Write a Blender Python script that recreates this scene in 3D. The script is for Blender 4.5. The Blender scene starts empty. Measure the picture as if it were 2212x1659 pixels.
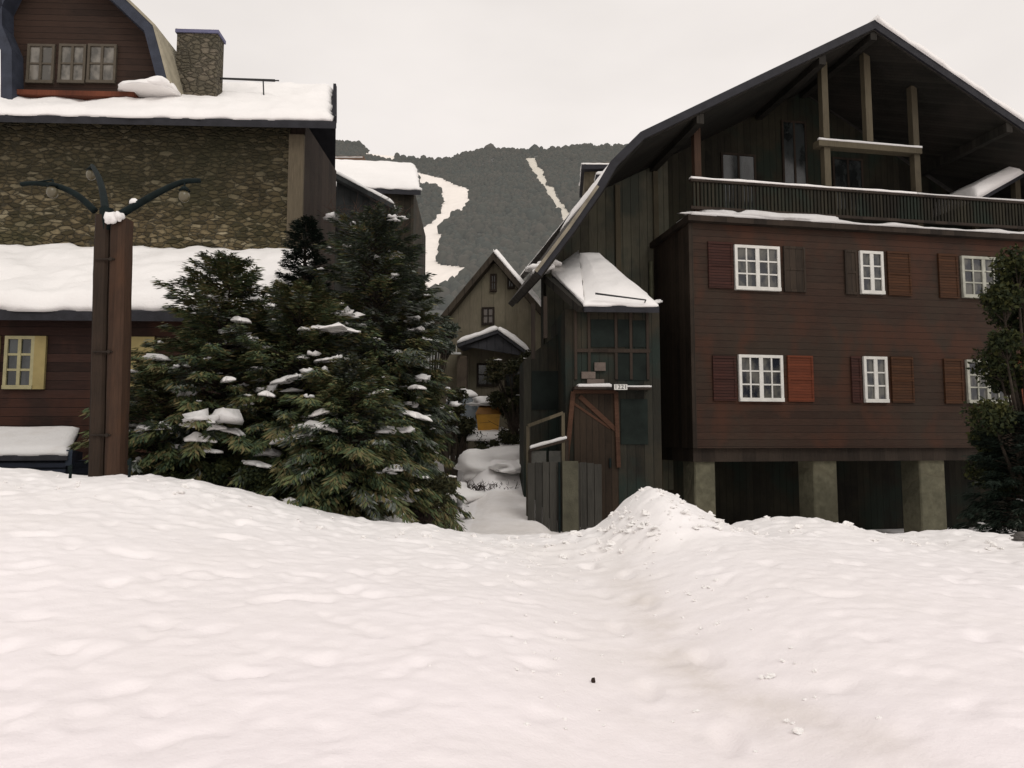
import bpy, math, random
import numpy as np
from mathutils import Vector, noise
random.seed(7)
R = math.radians
sc = bpy.context.scene
col = sc.collection

# ------------------------------------------------------------------ camera
FPX, CX, CY, PITCH, CAMZ = 1500.0, 1106.0, 829.5, 4.57, 1.6     # focal length etc. on a 2212 px wide frame
cp, sp = math.cos(R(PITCH)), math.sin(R(PITCH))
cam_d = bpy.data.cameras.new('camera'); cam = bpy.data.objects.new('camera', cam_d); col.objects.link(cam)
cam_d.sensor_width = 36; cam_d.lens = 36 * FPX / 2212; cam_d.clip_end = 6000; cam_d.clip_start = .05
cam.location = (0, 0, CAMZ); cam.rotation_euler = (R(90 + PITCH), 0, 0)
sc.camera = cam

def ray(u, v):
    a = (u - CX) / FPX; b = (CY - v) / FPX
    return Vector((a, cp - b * sp, sp + b * cp))
def P(u, v, Y):
    d = ray(u, v); return Vector((0, 0, CAMZ)) + d * (Y / d.y)
def project(x, y, z):
    z = z - CAMZ; f = y * cp + z * sp; h = -y * sp + z * cp
    return CX + FPX * x / f, CY - FPX * h / f

class Frame:
    """a facade frame: s along the wall, n into the depth, z up"""
    def __init__(self, u, Y, ang, zb):
        o = P(u, 950, Y); self.o = Vector((o.x, o.y, zb)); self.a = R(ang)
        self.es = Vector((math.cos(self.a), math.sin(self.a), 0)); self.en = Vector((-math.sin(self.a), math.cos(self.a), 0))
    def L(self, u, v, n=0.):
        d = ray(u, v); c = Vector((0, 0, CAMZ))
        t = ((self.o - c).dot(self.en) + n) / d.dot(self.en)
        p = c + d * t - self.o
        return (p.dot(self.es), p.z)
    def V(self, u, v, n=0.):
        s, z = self.L(u, v, n); return Vector((s, n, z))

# ------------------------------------------------------------------ object helpers
def tag(o, label=None, cat=None, group=None, kind=None):
    if label: o['label'] = label
    if cat: o['category'] = cat
    if group: o['group'] = group
    if kind: o['kind'] = kind
    return o
def empty(name, loc, rz, label, cat, group=None):
    o = bpy.data.objects.new(name, None); col.objects.link(o); o.location = loc; o.rotation_euler = (0, 0, rz)
    o.empty_display_size = .3
    return tag(o, label, cat, group)
def fthing(name, F, label, cat, group=None):
    return empty(name, F.o, F.a, label, cat, group)

class MB:
    def __init__(self): self.v = []; self.f = []; self.m = []
    def add(self, vs, fs, mi=0):
        b = len(self.v); self.v += [tuple(p) for p in vs]
        for f in fs: self.f.append(tuple(i + b for i in f)); self.m.append(mi)
    def box(self, x0, x1, y0, y1, z0, z1, mi=0):
        if x0 > x1: x0, x1 = x1, x0
        if z0 > z1: z0, z1 = z1, z0
        self.add([(x0,y0,z0),(x1,y0,z0),(x1,y1,z0),(x0,y1,z0),(x0,y0,z1),(x1,y0,z1),(x1,y1,z1),(x0,y1,z1)],
                 [(0,3,2,1),(4,5,6,7),(0,1,5,4),(1,2,6,5),(2,3,7,6),(3,0,4,7)], mi)
    def prism(self, poly, y0, y1, mi=0):
        n = len(poly)
        self.add([(x, y0, z) for x, z in poly] + [(x, y1, z) for x, z in poly],
                 [tuple(range(n)), tuple(range(2*n-1, n-1, -1))] + [(i, i+n, (i+1) % n + n, (i+1) % n) for i in range(n)], mi)
    def hexa(self, lo, hi, mi=0):                    # two quads of four points
        self.add(list(lo) + list(hi), [(3,2,1,0),(4,5,6,7),(0,1,5,4),(1,2,6,5),(2,3,7,6),(3,0,4,7)], mi)
    def beam(self, p, q, w, h, mi=0, up=Vector((0,0,1))):
        p = Vector(p); q = Vector(q); d = (q - p).normalized()
        if abs(d.dot(up)) > .98: up = Vector((0, 1, 0))
        r = d.cross(up).normalized(); t = r.cross(d)
        c = [(-w/2,-h/2),(w/2,-h/2),(w/2,h/2),(-w/2,h/2)]
        self.hexa([p + r*a + t*b for a, b in c], [q + r*a + t*b for a, b in c], mi)
    def tube(self, p, q, r0, r1, k=8, mi=0, cap=True):
        p = Vector(p); q = Vector(q); d = (q - p).normalized()
        up = Vector((0, 0, 1)) if abs(d.z) < .95 else Vector((1, 0, 0))
        r = d.cross(up).normalized(); t = r.cross(d)
        vs = []
        for c, rad in ((p, r0), (q, r1)):
            for i in range(k):
                a = 2*math.pi*i/k; vs.append(c + (r*math.cos(a) + t*math.sin(a))*rad)
        fs = [(i, (i+1) % k, (i+1) % k + k, i+k) for i in range(k)]
        if cap: fs += [tuple(range(k-1, -1, -1)), tuple(range(k, 2*k))]
        self.add(vs, fs, mi)
    def path(self, pts, rads, k=8, mi=0):
        for i in range(len(pts)-1): self.tube(pts[i], pts[i+1], rads[i], rads[i+1], k, mi)
    def sweep(self, pts, rads, k=12, mi=0):
        pts = [Vector(p) for p in pts]; vs = []; n = len(pts); r = None
        for i, p in enumerate(pts):
            d = (pts[min(n-1, i+1)] - pts[max(0, i-1)]).normalized()
            if r is None: r = d.cross(Vector((0, 1, 0)) if abs(d.y) < .8 else Vector((1, 0, 0))).normalized()
            r = (r - d*r.dot(d)).normalized(); t = r.cross(d)
            for j in range(k): a = 2*math.pi*j/k; vs.append(p + (r*math.cos(a) + t*math.sin(a))*rads[i])
        fs = [(i*k+j, i*k+(j+1) % k, (i+1)*k+(j+1) % k, (i+1)*k+j) for i in range(n-1) for j in range(k)]
        fs += [tuple(range(k-1, -1, -1)), tuple(range((n-1)*k, n*k))]; self.add(vs, fs, mi)
    def blob(self, c, rx, ry, rz, seed=0, rough=.25, nu=10, nv=6, mi=0, flat=.35):
        c = Vector(c); vs = []
        for j in range(nv+1):
            th = math.pi*j/nv
            for i in range(nu):
                ph = 2*math.pi*i/nu
                d = Vector((math.sin(th)*math.cos(ph), math.sin(th)*math.sin(ph), math.cos(th)))
                k = 1 + rough*noise.noise(d*1.7 + Vector((seed*3.1, seed*1.7, seed)))*1.6
                z = d.z*rz*k
                if z < 0: z *= flat
                vs.append(c + Vector((d.x*rx*k, d.y*ry*k, z)))
        fs = [(j*nu+i, (j+1)*nu+i, (j+1)*nu+(i+1) % nu, j*nu+(i+1) % nu) for j in range(nv) for i in range(nu)]
        self.add(vs, fs, mi)
    def slab(self, A, B, C, D, t, nu=40, nv=16, r=.18, amp=.3, seed=0, edge=.06, mi=0, base=-.01):
        """a layer of snow on the quad A B C D (A-B is the front edge): domed edges, uneven top, ragged outline"""
        A, B, C, D = map(Vector, (A, B, C, D)); wu = (B-A).length; wv = (D-A).length
        top = []; bot = []
        for j in range(nv+1):
            for i in range(nu+1):
                uu = .5 - .5*math.cos(math.pi*i/nu) if False else i/nu; vv = j/nv
                uu = uu + .0; p = A.lerp(B, uu).lerp(D.lerp(C, uu), vv)
                d = min(uu*wu, (1-uu)*wu, vv*wv, (1-vv)*wv)
                nn = noise.noise(p*1.1 + Vector((seed, 0, 0))) ; n2 = noise.noise(p*3.7 + Vector((0, seed, 0)))
                h = t*(1 + amp*nn + amp*.4*n2)*(min(1, (d + .012)/r)**.38)
                q = Vector(p)
                if j == 0: q += (A - D).normalized()*edge*noise.noise(p*2.3 + Vector((9, seed, 0)))*2
                if i == 0: q += (A - B).normalized()*edge*noise.noise(p*2.9 + Vector((5, seed, 0)))*2
                if i == nu: q += (B - A).normalized()*edge*noise.noise(p*2.9 + Vector((3, seed, 0)))*2
                top.append(q + Vector((0, 0, h))); bot.append(q + Vector((0, 0, base)))
        n = (nu+1)*(nv+1); w = nu+1; fs = []
        for j in range(nv):
            for i in range(nu):
                a = j*w+i; fs.append((a, a+1, a+w+1, a+w)); fs.append((n+a, n+a+w, n+a+w+1, n+a+1))
        for i in range(nu):
            fs.append((i, n+i, n+i+1, i+1)); a = nv*w+i; fs.append((a, a+1, n+a+1, n+a))
        for j in range(nv):
            a = j*w; fs.append((a, a+w, n+a+w, n+a)); a = j*w+nu; fs.append((a, n+a, n+a+w, a+w))
        self.add(top + bot, fs, mi)
    def build(self, name, mats, parent=None, smooth=False):
        if not isinstance(mats, (list, tuple)): mats = [mats]
        me = bpy.data.meshes.new(name); me.from_pydata(self.v, [], self.f)
        for m in mats: me.materials.append(m)
        me.polygons.foreach_set('material_index', self.m)
        if smooth: me.polygons.foreach_set('use_smooth', [True]*len(self.f))
        me.update()
        o = bpy.data.objects.new(name, me); col.objects.link(o)
        if parent: o.parent = parent
        return o
def np_mesh(name, V, Fq, mats, parent=None, smooth=False, mi=None):
    me = bpy.data.meshes.new(name); k = Fq.shape[1]
    me.vertices.add(len(V)); me.vertices.foreach_set('co', V.astype(np.float32).ravel())
    me.loops.add(Fq.size); me.loops.foreach_set('vertex_index', Fq.astype(np.int32).ravel())
    me.polygons.add(len(Fq)); me.polygons.foreach_set('loop_start', (np.arange(len(Fq))*k).astype(np.int32))
    for m in (mats if isinstance(mats, list) else [mats]): me.materials.append(m)
    if mi is not None: me.polygons.foreach_set('material_index', mi.astype(np.int32))
    me.polygons.foreach_set('use_smooth', np.full(len(Fq), smooth))
    me.update(); me.validate()
    o = bpy.data.objects.new(name, me); col.objects.link(o)
    if parent: o.parent = parent
    return o

# ------------------------------------------------------------------ materials
class NT:
    def __init__(self, name, rough=.85, spec=.25):
        self.m = bpy.data.materials.new(name); self.m.use_nodes = True; self.t = self.m.node_tree; self.n = self.t.nodes
        self.b = self.n['Principled BSDF']; self.b.inputs['Roughness'].default_value = rough
        self.b.inputs['Specular IOR Level'].default_value = spec
        self.co = self.n.new('ShaderNodeTexCoord').outputs['Object']
    def l(self, a, b): self.t.links.new(a, b)
    def inp(self, sock, x):
        if hasattr(x, 'is_output') or isinstance(x, bpy.types.NodeSocket): self.l(x, sock)
        else: sock.default_value = x
    def math(self, op, a, b=0., c=None):
        n = self.n.new('ShaderNodeMath'); n.operation = op; self.inp(n.inputs[0], a); self.inp(n.inputs[1], b)
        if c is not None: self.inp(n.inputs[2], c)
        return n.outputs[0]
    def scale(self, sx, sy, sz, src=None):
        n = self.n.new('ShaderNodeVectorMath'); n.operation = 'MULTIPLY'; self.inp(n.inputs[0], src or self.co); n.inputs[1].default_value = (sx, sy, sz)
        return n.outputs[0]
    def noise(self, s, detail=4, vec=None, rough=.55, dist=0):
        n = self.n.new('ShaderNodeTexNoise'); n.inputs['Scale'].default_value = s; n.inputs['Detail'].default_value = detail
        n.inputs['Roughness'].default_value = rough; n.inputs['Distortion'].default_value = dist
        self.l(vec or self.co, n.inputs['Vector']); return n.outputs['Fac']
    def ramp(self, fac, stops):
        n = self.n.new('ShaderNodeValToRGB'); e = n.color_ramp.elements
        while len(e) < len(stops): e.new(.5)
        for k, (p, c) in enumerate(stops): e[k].position = p; e[k].color = (*c, 1)
        self.inp(n.inputs[0], fac); return n.outputs[0]
    def mix(self, f, a, b, mode='MIX'):
        n = self.n.new('ShaderNodeMix'); n.data_type = 'RGBA'; n.blend_type = mode
        self.inp(n.inputs[0], f)
        for s, x in ((n.inputs[6], a), (n.inputs[7], b)):
            if isinstance(x, tuple): s.default_value = (*x, 1)
            else: self.l(x, s)
        return n.outputs[2]
    def sep(self, v=None):
        n = self.n.new('ShaderNodeSeparateXYZ'); self.l(v or self.co, n.inputs[0]); return n.outputs
    def comb(self, a, b, c):
        n = self.n.new('ShaderNodeCombineXYZ')
        for s, x in zip(n.inputs, (a, b, c)): self.inp(s, x)
        return n.outputs[0]
    def out(self, c): 
        if isinstance(c, tuple): self.b.inputs['Base Color'].default_value = (*c, 1)
        else: self.l(c, self.b.inputs['Base Color'])
    def bump(self, h, d=.02, s=1.):
        n = self.n.new('ShaderNodeBump'); n.inputs['Strength'].default_value = s; n.inputs['Distance'].default_value = d
        self.l(h, n.inputs['Height']); self.l(n.outputs[0], self.b.inputs['Normal'])

def mul(c, k): return tuple(min(1, x*k) for x in c)
def m_plain(name, c, rough=.8, var=.35, s=3., bump=.01, spec=.25, metal=0):
    t = NT(name, rough, spec); f = t.noise(s, 6); t.out(t.ramp(f, [(.3, mul(c, 1-var)), (.7, mul(c, 1+var))]))
    t.b.inputs['Metallic'].default_value = metal
    if bump: t.bump(t.noise(s*9, 5), bump)
    return t.m
def m_boards(name, c, w=.16, axis='x', var=.45, gap=.06, rough=.8, c2=None, patch=None):
    """boards with their own tints, dark joints, grain running along them and weathered patches"""
    t = NT(name, rough, .2); X, Y, Z = t.sep()
    p = t.math('ADD', X, Y) if axis == 'x' else Z
    q = t.math('DIVIDE', p, w); fl = t.math('FLOOR', q); fr = t.math('FRACT', q)
    wn = t.n.new('ShaderNodeTexWhiteNoise'); wn.noise_dimensions = '1D'; t.l(fl, wn.inputs['W'])
    base = t.ramp(wn.outputs['Value'], [(0, mul(c, 1-var)), (1, mul(c, 1+var))])
    g = t.noise(6, 6, t.scale(6, 6, .5) if axis == 'x' else t.scale(.6, .6, 7))
    base = t.mix(.55, base, t.ramp(g, [(.3, (.45,)*3), (.75, (1.3,)*3)]), 'MULTIPLY')
    pa = t.noise(.55, 5, rough=.65)
    base = t.mix(t.ramp(pa, [(.42, (0,)*3), (.68, (.75,)*3)]), base, c2 or mul(c, 1.7))
    if patch: base = t.mix(t.ramp(t.noise(.9, 3, t.scale(1, 1, .8)), [(.5, (0,)*3), (.62, (.8,)*3)]), base, patch)
    joint = t.math('LESS_THAN', fr, gap)
    base = t.mix(t.math('MULTIPLY', joint, .8), base, mul(c, .2)); t.out(base)
    h = t.math('ADD', t.math('MULTIPLY', joint, -1.), t.math('ADD', t.math('MULTIPLY', g, .5), t.math('MULTIPLY', wn.outputs['Value'], .4)))
    t.bump(h, .02); return t.m
def m_stone(name, stops, sx=2.2, sz=4.2, mortar=(.05, .045, .035), moss=(.028, .035, .016), mossk=.7, top=None):
    t = NT(name, .95, .15); v = t.scale(sx, sx, sz)
    d = t.n.new('ShaderNodeTexNoise'); d.inputs['Scale'].default_value = 2.2; t.l(v, d.inputs['Vector'])
    vv = t.n.new('ShaderNodeVectorMath'); vv.operation = 'MULTIPLY_ADD'; t.l(d.outputs['Color'], vv.inputs[0]); vv.inputs[1].default_value = (.35,)*3; t.l(v, vv.inputs[2])
    a = t.n.new('ShaderNodeTexVoronoi'); a.inputs['Scale'].default_value = 1; t.l(vv.outputs[0], a.inputs['Vector'])
    e = t.n.new('ShaderNodeTexVoronoi'); e.feature = 'DISTANCE_TO_EDGE'; e.inputs['Scale'].default_value = 1; t.l(vv.outputs[0], e.inputs['Vector'])
    cx = t.sep(a.outputs['Color'])[0]
    c = t.ramp(cx, stops); c = t.mix(.6, c, t.ramp(t.noise(7, 6), [(.3, (.5,)*3), (.7, (1.3,)*3)]), 'MULTIPLY')
    c = t.mix(t.ramp(e.outputs['Distance'], [(.0, (1,)*3), (.09, (0,)*3)]), c, mortar)
    c = t.mix(t.ramp(t.noise(.42, 5, rough=.6), [(.42, (0,)*3), (.64, (mossk,)*3)]), c, moss)
    if top is not None:                               # stone darkens towards the top of the wall
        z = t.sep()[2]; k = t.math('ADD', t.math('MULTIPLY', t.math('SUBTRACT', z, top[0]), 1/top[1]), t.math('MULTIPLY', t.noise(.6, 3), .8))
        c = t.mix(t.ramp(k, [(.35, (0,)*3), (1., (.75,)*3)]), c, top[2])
    t.out(c); h = t.math('ADD', t.math('MINIMUM', e.outputs['Distance'], .18), t.math('MULTIPLY', t.noise(9, 5), .12))
    t.bump(h, .22); return t.m
def m_snow(name, c=(.84, .82, .80), dirt=0., bs=1.):
    t = NT(name, .6, .3); f = t.noise(.35, 5)
    cc = t.ramp(f, [(.3, mul(c, .95)), (.7, mul(c, 1.03))])
    if dirt: cc = t.mix(t.ramp(t.noise(1.7, 8, rough=.7), [(.52, (0,)*3), (.72, (dirt,)*3)]), cc, (.42, .38, .33))
    t.out(cc); h = t.math('ADD', t.noise(3.5, 6), t.math('MULTIPLY', t.noise(24, 4), .25)); t.bump(h, .05*bs, .55)
    t.b.inputs['Subsurface Weight'].default_value = 0
    return t.m

SNOW = m_snow('snow')
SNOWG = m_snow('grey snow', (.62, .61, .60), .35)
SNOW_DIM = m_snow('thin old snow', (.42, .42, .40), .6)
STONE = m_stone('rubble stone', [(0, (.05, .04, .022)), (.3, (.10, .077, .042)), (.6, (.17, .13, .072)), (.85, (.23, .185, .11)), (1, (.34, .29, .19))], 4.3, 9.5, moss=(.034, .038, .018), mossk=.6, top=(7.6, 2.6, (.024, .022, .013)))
STONE2 = m_boards('pale house wall', (.19, .165, .118), .45, 'x', .14, .02, c2=(.145, .128, .085), patch=(.12, .11, .075))
CHIM = m_stone('chimney stone', [(0, (.09, .08, .06)), (.6, (.12, .105, .075)), (1, (.17, .145, .11))], 4.5, 7.5, mossk=.2)
RED = m_boards('dark red boards', (.038, .0205, .0135), .17, 'z', .16, .04, c2=(.035, .027, .019), patch=(.056, .023, .013))
REDD = m_boards('dark brown boards', (.028, .020, .014), .17, 'x', .4)
OLIVE = m_boards('weathered vertical boards', (.072, .068, .050), .24, 'x', .35, c2=(.115, .108, .075), patch=(.045, .052, .042))
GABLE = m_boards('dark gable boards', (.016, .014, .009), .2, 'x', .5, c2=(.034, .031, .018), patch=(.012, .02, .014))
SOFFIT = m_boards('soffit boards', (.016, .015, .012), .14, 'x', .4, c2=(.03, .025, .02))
ANNEX = m_boards('mixed entrance boards', (.020, .019, .014), .2, 'x', .6, c2=(.045, .036, .022), patch=(.012, .022, .018))
POSTW = m_boards('beam timber', (.075, .062, .040), .5, 'x', .3, 0, c2=(.10, .085, .055))
POSTR = m_boards('reddish post timber', (.052, .028, .017), .35, 'x', .4, 0, c2=(.035, .022, .015), patch=(.07, .034, .018))
POSTD = m_boards('dark post timber', (.026, .019, .014), .35, 'x', .4, 0, c2=(.04, .028, .02))
TRIM = m_plain('tan fascia', (.21, .185, .14), var=.3)
ROOFD = m_plain('dark roof edge', (.018, .018, .022), .7, .3, 4)
ROOFW = m_plain('dark roof covering', (.045, .04, .035), .8, .4, 6)
WHITE = m_plain('white paint', (.60, .59, .55), .5, .1, 5, .003)
WHITED = m_plain('aged white paint', (.33, .33, .28), .6, .25, 5, .003)
CREAM = m_plain('yellow cream blind', (.27, .215, .09), .7, .12, 4, .004)
PILLAR = m_stone('concrete pillar render', [(0, (.10, .095, .065)), (1, (.15, .14, .095))], .8, .8, mortar=(.12, .11, .075), mossk=.5, moss=(.06, .058, .04))
CONC = m_plain('grey render', (.07, .068, .06), .9, .3, 2.5, .01)
SHRED = m_boards('red shutter', (.125, .032, .014), .07, 'z', .15, .06, c2=(.11, .032, .014))
SHDARK = m_boards('faded dark shutter', (.050, .018, .013), .07, 'z', .25, .18, c2=(.04, .018, .014))
SHBROWN = m_boards('brown shutter', (.062, .025, .010), .07, 'z', .25, .12, c2=(.045, .022, .012))
METAL = m_plain('dark green metal', (.006, .011, .011), .75, .3, 8, .002, .12)
BLACK = m_plain('black metal', (.012, .012, .013), .5, .2, 8, .002, .4)
GLOBE = m_plain('clouded globe glass', (.10, .085, .05), .35, .15, 6, 0, .5)
PIPE = m_plain('olive downpipe', (.10, .10, .062), .6, .25, 5, .003)
BARK = m_plain('bark', (.045, .035, .026), .95, .4, 8, .03)
TWIG = m_plain('twig', (.028, .018, .014), .9, .3, 8, 0)
STEEL = m_plain('blue grey paint', (.16, .19, .21), .35, .1, 3, 0, .5)
YELLOW = m_plain('orange yellow plastic', (.50, .25, .012), .45, .15, 4, 0, .5)
ROCK = m_plain('grey rock', (.13, .12, .11), .9, .4, 6, .03)
TILE = m_plain('red brown tiles', (.13, .085, .06), .85, .3, 6, .03)
FARW = m_boards('far dark wall', (.05, .045, .04), .3, 'x', .3)
def m_glass(name, lo, hi, s=2.3):
    t = NT(name, .12, .6); f = t.noise(s, 3, t.scale(1.4, 1, .8)); t.out(t.ramp(f, [(.42, lo), (.6, hi)])); return t.m
GLASS = m_glass('window glass with curtain behind', (.012, .014, .02), (.085, .082, .07), 3.2)
GLASSD = m_glass('dark window glass', (.01, .012, .012), (.035, .04, .04))
GREENG = m_plain('green black pane', (.009, .013, .011), .65, .5, 2, .004, .1); GLASSL = m_glass('dormer glass', (.06, .055, .045), (.17, .155, .13))

def m_leaf(name, stops, s=1.3):
    t = NT(name, .75, .2); f = t.noise(s, 5, rough=.7)
    g = t.n.new('ShaderNodeNewGeometry'); r = t.math('ADD', t.math('MULTIPLY', f, .75), t.math('MULTIPLY', g.outputs['Random Per Island'], .3))
    t.out(t.ramp(r, stops)); return t.m
SPRUCE = m_leaf('spruce needles', [(.36, (.034, .055, .032)), (.47, (.065, .092, .042)), (.56, (.105, .118, .046)), (.66, (.15, .112, .052)), (.78, (.10, .135, .075))], .8)
SPRUCED = m_leaf('dark spruce needles', [(.3, (.006, .012, .008)), (.7, (.016, .026, .017))])
FROSTED = m_leaf('snow dusted needles', [(.3, (.03, .042, .026)), (.55, (.07, .085, .06)), (.75, (.22, .23, .22))])
LEAF = m_leaf('leathery leaves', [(.35, (.008, .014, .006)), (.55, (.022, .028, .008)), (.75, (.055, .055, .014))], .9)
LEAF2 = m_leaf('olive shrub leaves', [(.35, (.02, .024, .012)), (.6, (.05, .05, .022)), (.8, (.085, .06, .028))], .9)

# ------------------------------------------------------------------ ground
def S(a, b, x):
    x = min(1, max(0, (x-a)/(b-a))); return x*x*(3-2*x)
CR = 10.5
crest_px = [(-900, 985), (-300, 1000), (0, 1012), (70, 1018), (130, 1026), (190, 1034), (300, 1030), (420, 1042), (520, 1064), (620, 1094), (700, 1114), (790, 1132), (900, 1138), (960, 1150), (1030, 1162),
            (1150, 1166), (1230, 1158), (1290, 1146), (1330, 1112), (1352, 1086), (1375, 1068), (1398, 1052), (1420, 1060), (1445, 1066), (1480, 1086), (1520, 1108), (1560, 1135), (1584, 1150),
            (1605, 1134), (1650, 1124), (1730, 1119), (1790, 1126), (1850, 1142), (1930, 1158), (2000, 1156), (2050, 1149), (2120, 1152), (2212, 1160), (2600, 1150), (3300, 1120)]
crest = [(P(u, v, CR).x, P(u, v, CR).z) for u, v in crest_px]
cxs = np.array([c[0] for c in crest]); czs = np.array([c[1] for c in crest])
fine = np.linspace(-14, 16, 601); fz = np.interp(fine, cxs, czs)
ker = np.exp(-np.linspace(-1.6, 1.6, 101)**2); ker /= ker.sum(); sm = np.convolve(np.pad(fz, 50, mode='edge'), ker, 'valid')
ker2 = np.hanning(9); ker2 /= ker2.sum(); fz2 = np.convolve(np.pad(fz, 4, mode='edge'), ker2, 'valid')
path_px = [(1560, 1659), (1480, 1500), (1390, 1350), (1300, 1240), (1220, 1170)]
def on_plane(u, v, z):
    d = ray(u, v); t = (z-CAMZ)/d.z; return Vector((d.x*t, d.y*t, z))
path = [on_plane(u, v, .05) for u, v in path_px]
py_ = [p.y for p in path]; px_ = [p.x for p in path]
def ground_z(x, y, det=True):
    c = float(np.interp(x, fine, fz2)); cs = float(np.interp(x, fine, sm)); cs = min(cs*.92, c + .2)
    dl = CR - y; xx = x + .35*noise.noise(Vector((x*.8, y*.8, 4)))
    front = cs*S(2.2, CR, y) + (c - cs)*(S(CR-2.3, CR-.1, y + .35*noise.noise(Vector((x*1.6, y*.7, 1)))) if c > cs else S(CR-2.6, CR, y))
    back = -.95*S(-.2, 1.8, x - .0*y) + -.15*(1 - S(-.2, 1.8, x))
    street = np.interp(y, [11, 13.5, 15, 17, 19.3, 21, 23, 26, 40, 60, 90], [-.1, -.15, -.05, .35, 1.3, 1.62, 1.8, 2.0, 2.7, 4.5, 8])
    wx = S(-1.6, -.2, x + (y-14)*.05)*(1 - S(.35, 1.3, x)) if y < 30 else 1
    wy = S(22, 30, y); k = max(wx, wy)
    back = back*(1-k) + float(street)*k
    if x > 0: back = max(back, -.3 - .65*S(3.2, 4.6, x)) if y < 24 else back
    z = front if y <= CR else front*(1 - S(CR+.15, CR+2.2, y)) + back*S(CR+.15, CR+2.2, y)
    if y < CR:
        xc = float(np.interp(y, py_, px_)); w = .85 + .02*y
        q = abs(x - xc)/w; z -= .21*math.exp(-q*q)*(1 - S(8.5, CR, y))
        z += .05*S(.4, 1.8, abs(x-xc)/w)*(1-S(6, 9.5, y))
    if det and y < 40:
        p = Vector((x, y, 0)); a = 1 if y < CR else .6
        if 1 < y < CR: a *= .35 + .65*min(1, (abs(x - float(np.interp(y, py_, px_)))/1.1)**2) if abs(x - float(np.interp(y, py_, px_))) < 1.1 else 1
        z += a*(.022*noise.noise(p*.6) + .012*noise.noise(p*1.7 + Vector((3, 0, 0))) + .008*noise.noise(p*5.1) + .010*noise.noise(p*11) + .005*noise.noise(p*23))
        # trodden lumps and footprints
        n3 = noise.noise(p*3.6 + Vector((20, 7, 0)));  z -= .04*max(0, n3 - .28)*2.2 * a
        if y < 13: z += .055*max(0, noise.noise(p*5.0 + Vector((5, 9, 2))) - .12)*S(6.5, 10, y) + .035*abs(noise.noise(p*3.1 + Vector((1, 9, 2))))*S(7.5, 10, y)
    return z
def axis(parts):
    out = []
    for a, b, n in parts: out += list(np.linspace(a, b, n, endpoint=False))
    return out + [parts[-1][1]]
ys = axis([(-30, -3, 8), (-3, 1.5, 12), (1.5, 13.5, 300), (13.5, 30, 110), (30, 100, 36)])
xs = axis([(-160, -16, 24), (-16, -8, 40), (-8, 9, 380), (9, 18, 50), (18, 160, 24)])
V = np.array([(x, y, ground_z(x, y)) for y in ys for x in xs])
FP = []                                              # footprints: along the path and across the left slope
rf_ = random.Random(12)
def trail(pts, step=.62, off_=.13, dep=.05):
    L_ = 0; k = 0
    for (x0, y0), (x1, y1) in zip(pts, pts[1:]):
        d = math.hypot(x1-x0, y1-y0); n = max(1, int(d/step)); a = math.atan2(y1-y0, x1-x0)
        for i in range(n):
            t = i/n; k += 1; sg = 1 if k % 2 else -1
            FP.append((x0+(x1-x0)*t-math.sin(a)*sg*off_+rf_.uniform(-.06, .06), y0+(y1-y0)*t+math.cos(a)*sg*off_+rf_.uniform(-.06, .06), a+rf_.uniform(-.3, .3), dep*rf_.uniform(.4, 1.1)))
trail([(px_[0]+.4, 2.4), (px_[1]+.1, 4.2), (px_[2], 5.6), (px_[3]+.1, 8.0), (px_[4]+.1, 10.8), (.5, 13.6)], .6, .14, .035)
trail([(1.9, 2.6), (1.6, 4.4), (1.1, 6.2), (.9, 8.6), (.75, 11)], .66, .12, .03)
trail([(-3.2, 3.2), (-2.4, 5.4), (-1.2, 7.4), (.2, 9.6)], .68, .13, .03)
trail([(-5.5, 6.2), (-3.6, 6.9), (-1.4, 6.6), (.8, 7.0)], .7, .13, .022)
for _ in range(26): FP.append((rf_.uniform(-6, 6), rf_.uniform(3, 9.5), rf_.uniform(0, 6.28), rf_.uniform(.008, .022)))
for fx, fy, fa, fd in FP:
    m_ = np.where((abs(V[:, 0]-fx) < .45) & (abs(V[:, 1]-fy) < .45))[0]
    dx, dy = V[m_, 0]-fx, V[m_, 1]-fy; a_ = (dx*math.cos(fa)+dy*math.sin(fa))/.17; b_ = (-dx*math.sin(fa)+dy*math.cos(fa))/.085; q_ = a_*a_+b_*b_
    V[m_, 2] += -fd*np.exp(-q_**2) + fd*.25*np.exp(-(np.sqrt(q_)-1.5)**2/.12)
w = len(xs); h = len(ys)
I = (np.arange(h-1)[:, None]*w + np.arange(w-1)[None]).ravel(); Fq = np.stack([I, I+1, I+w+1, I+w], 1)
t = NT('trodden snow', .55, .3)
X_, Y_, Z_ = t.sep()
base = t.mix(t.ramp(t.math('DIVIDE', Y_, 12), [(.15, (1,)*3), (.85, (0,)*3)]), (.89, .865, .855), (.88, .81, .83))  # pinker near the camera: white balance cast put into the snow colour
base = t.mix(t.ramp(t.noise(.5, 6, rough=.62), [(.45, (0,)*3), (.75, (.35,)*3)]), base, (.76, .72, .69))
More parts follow.
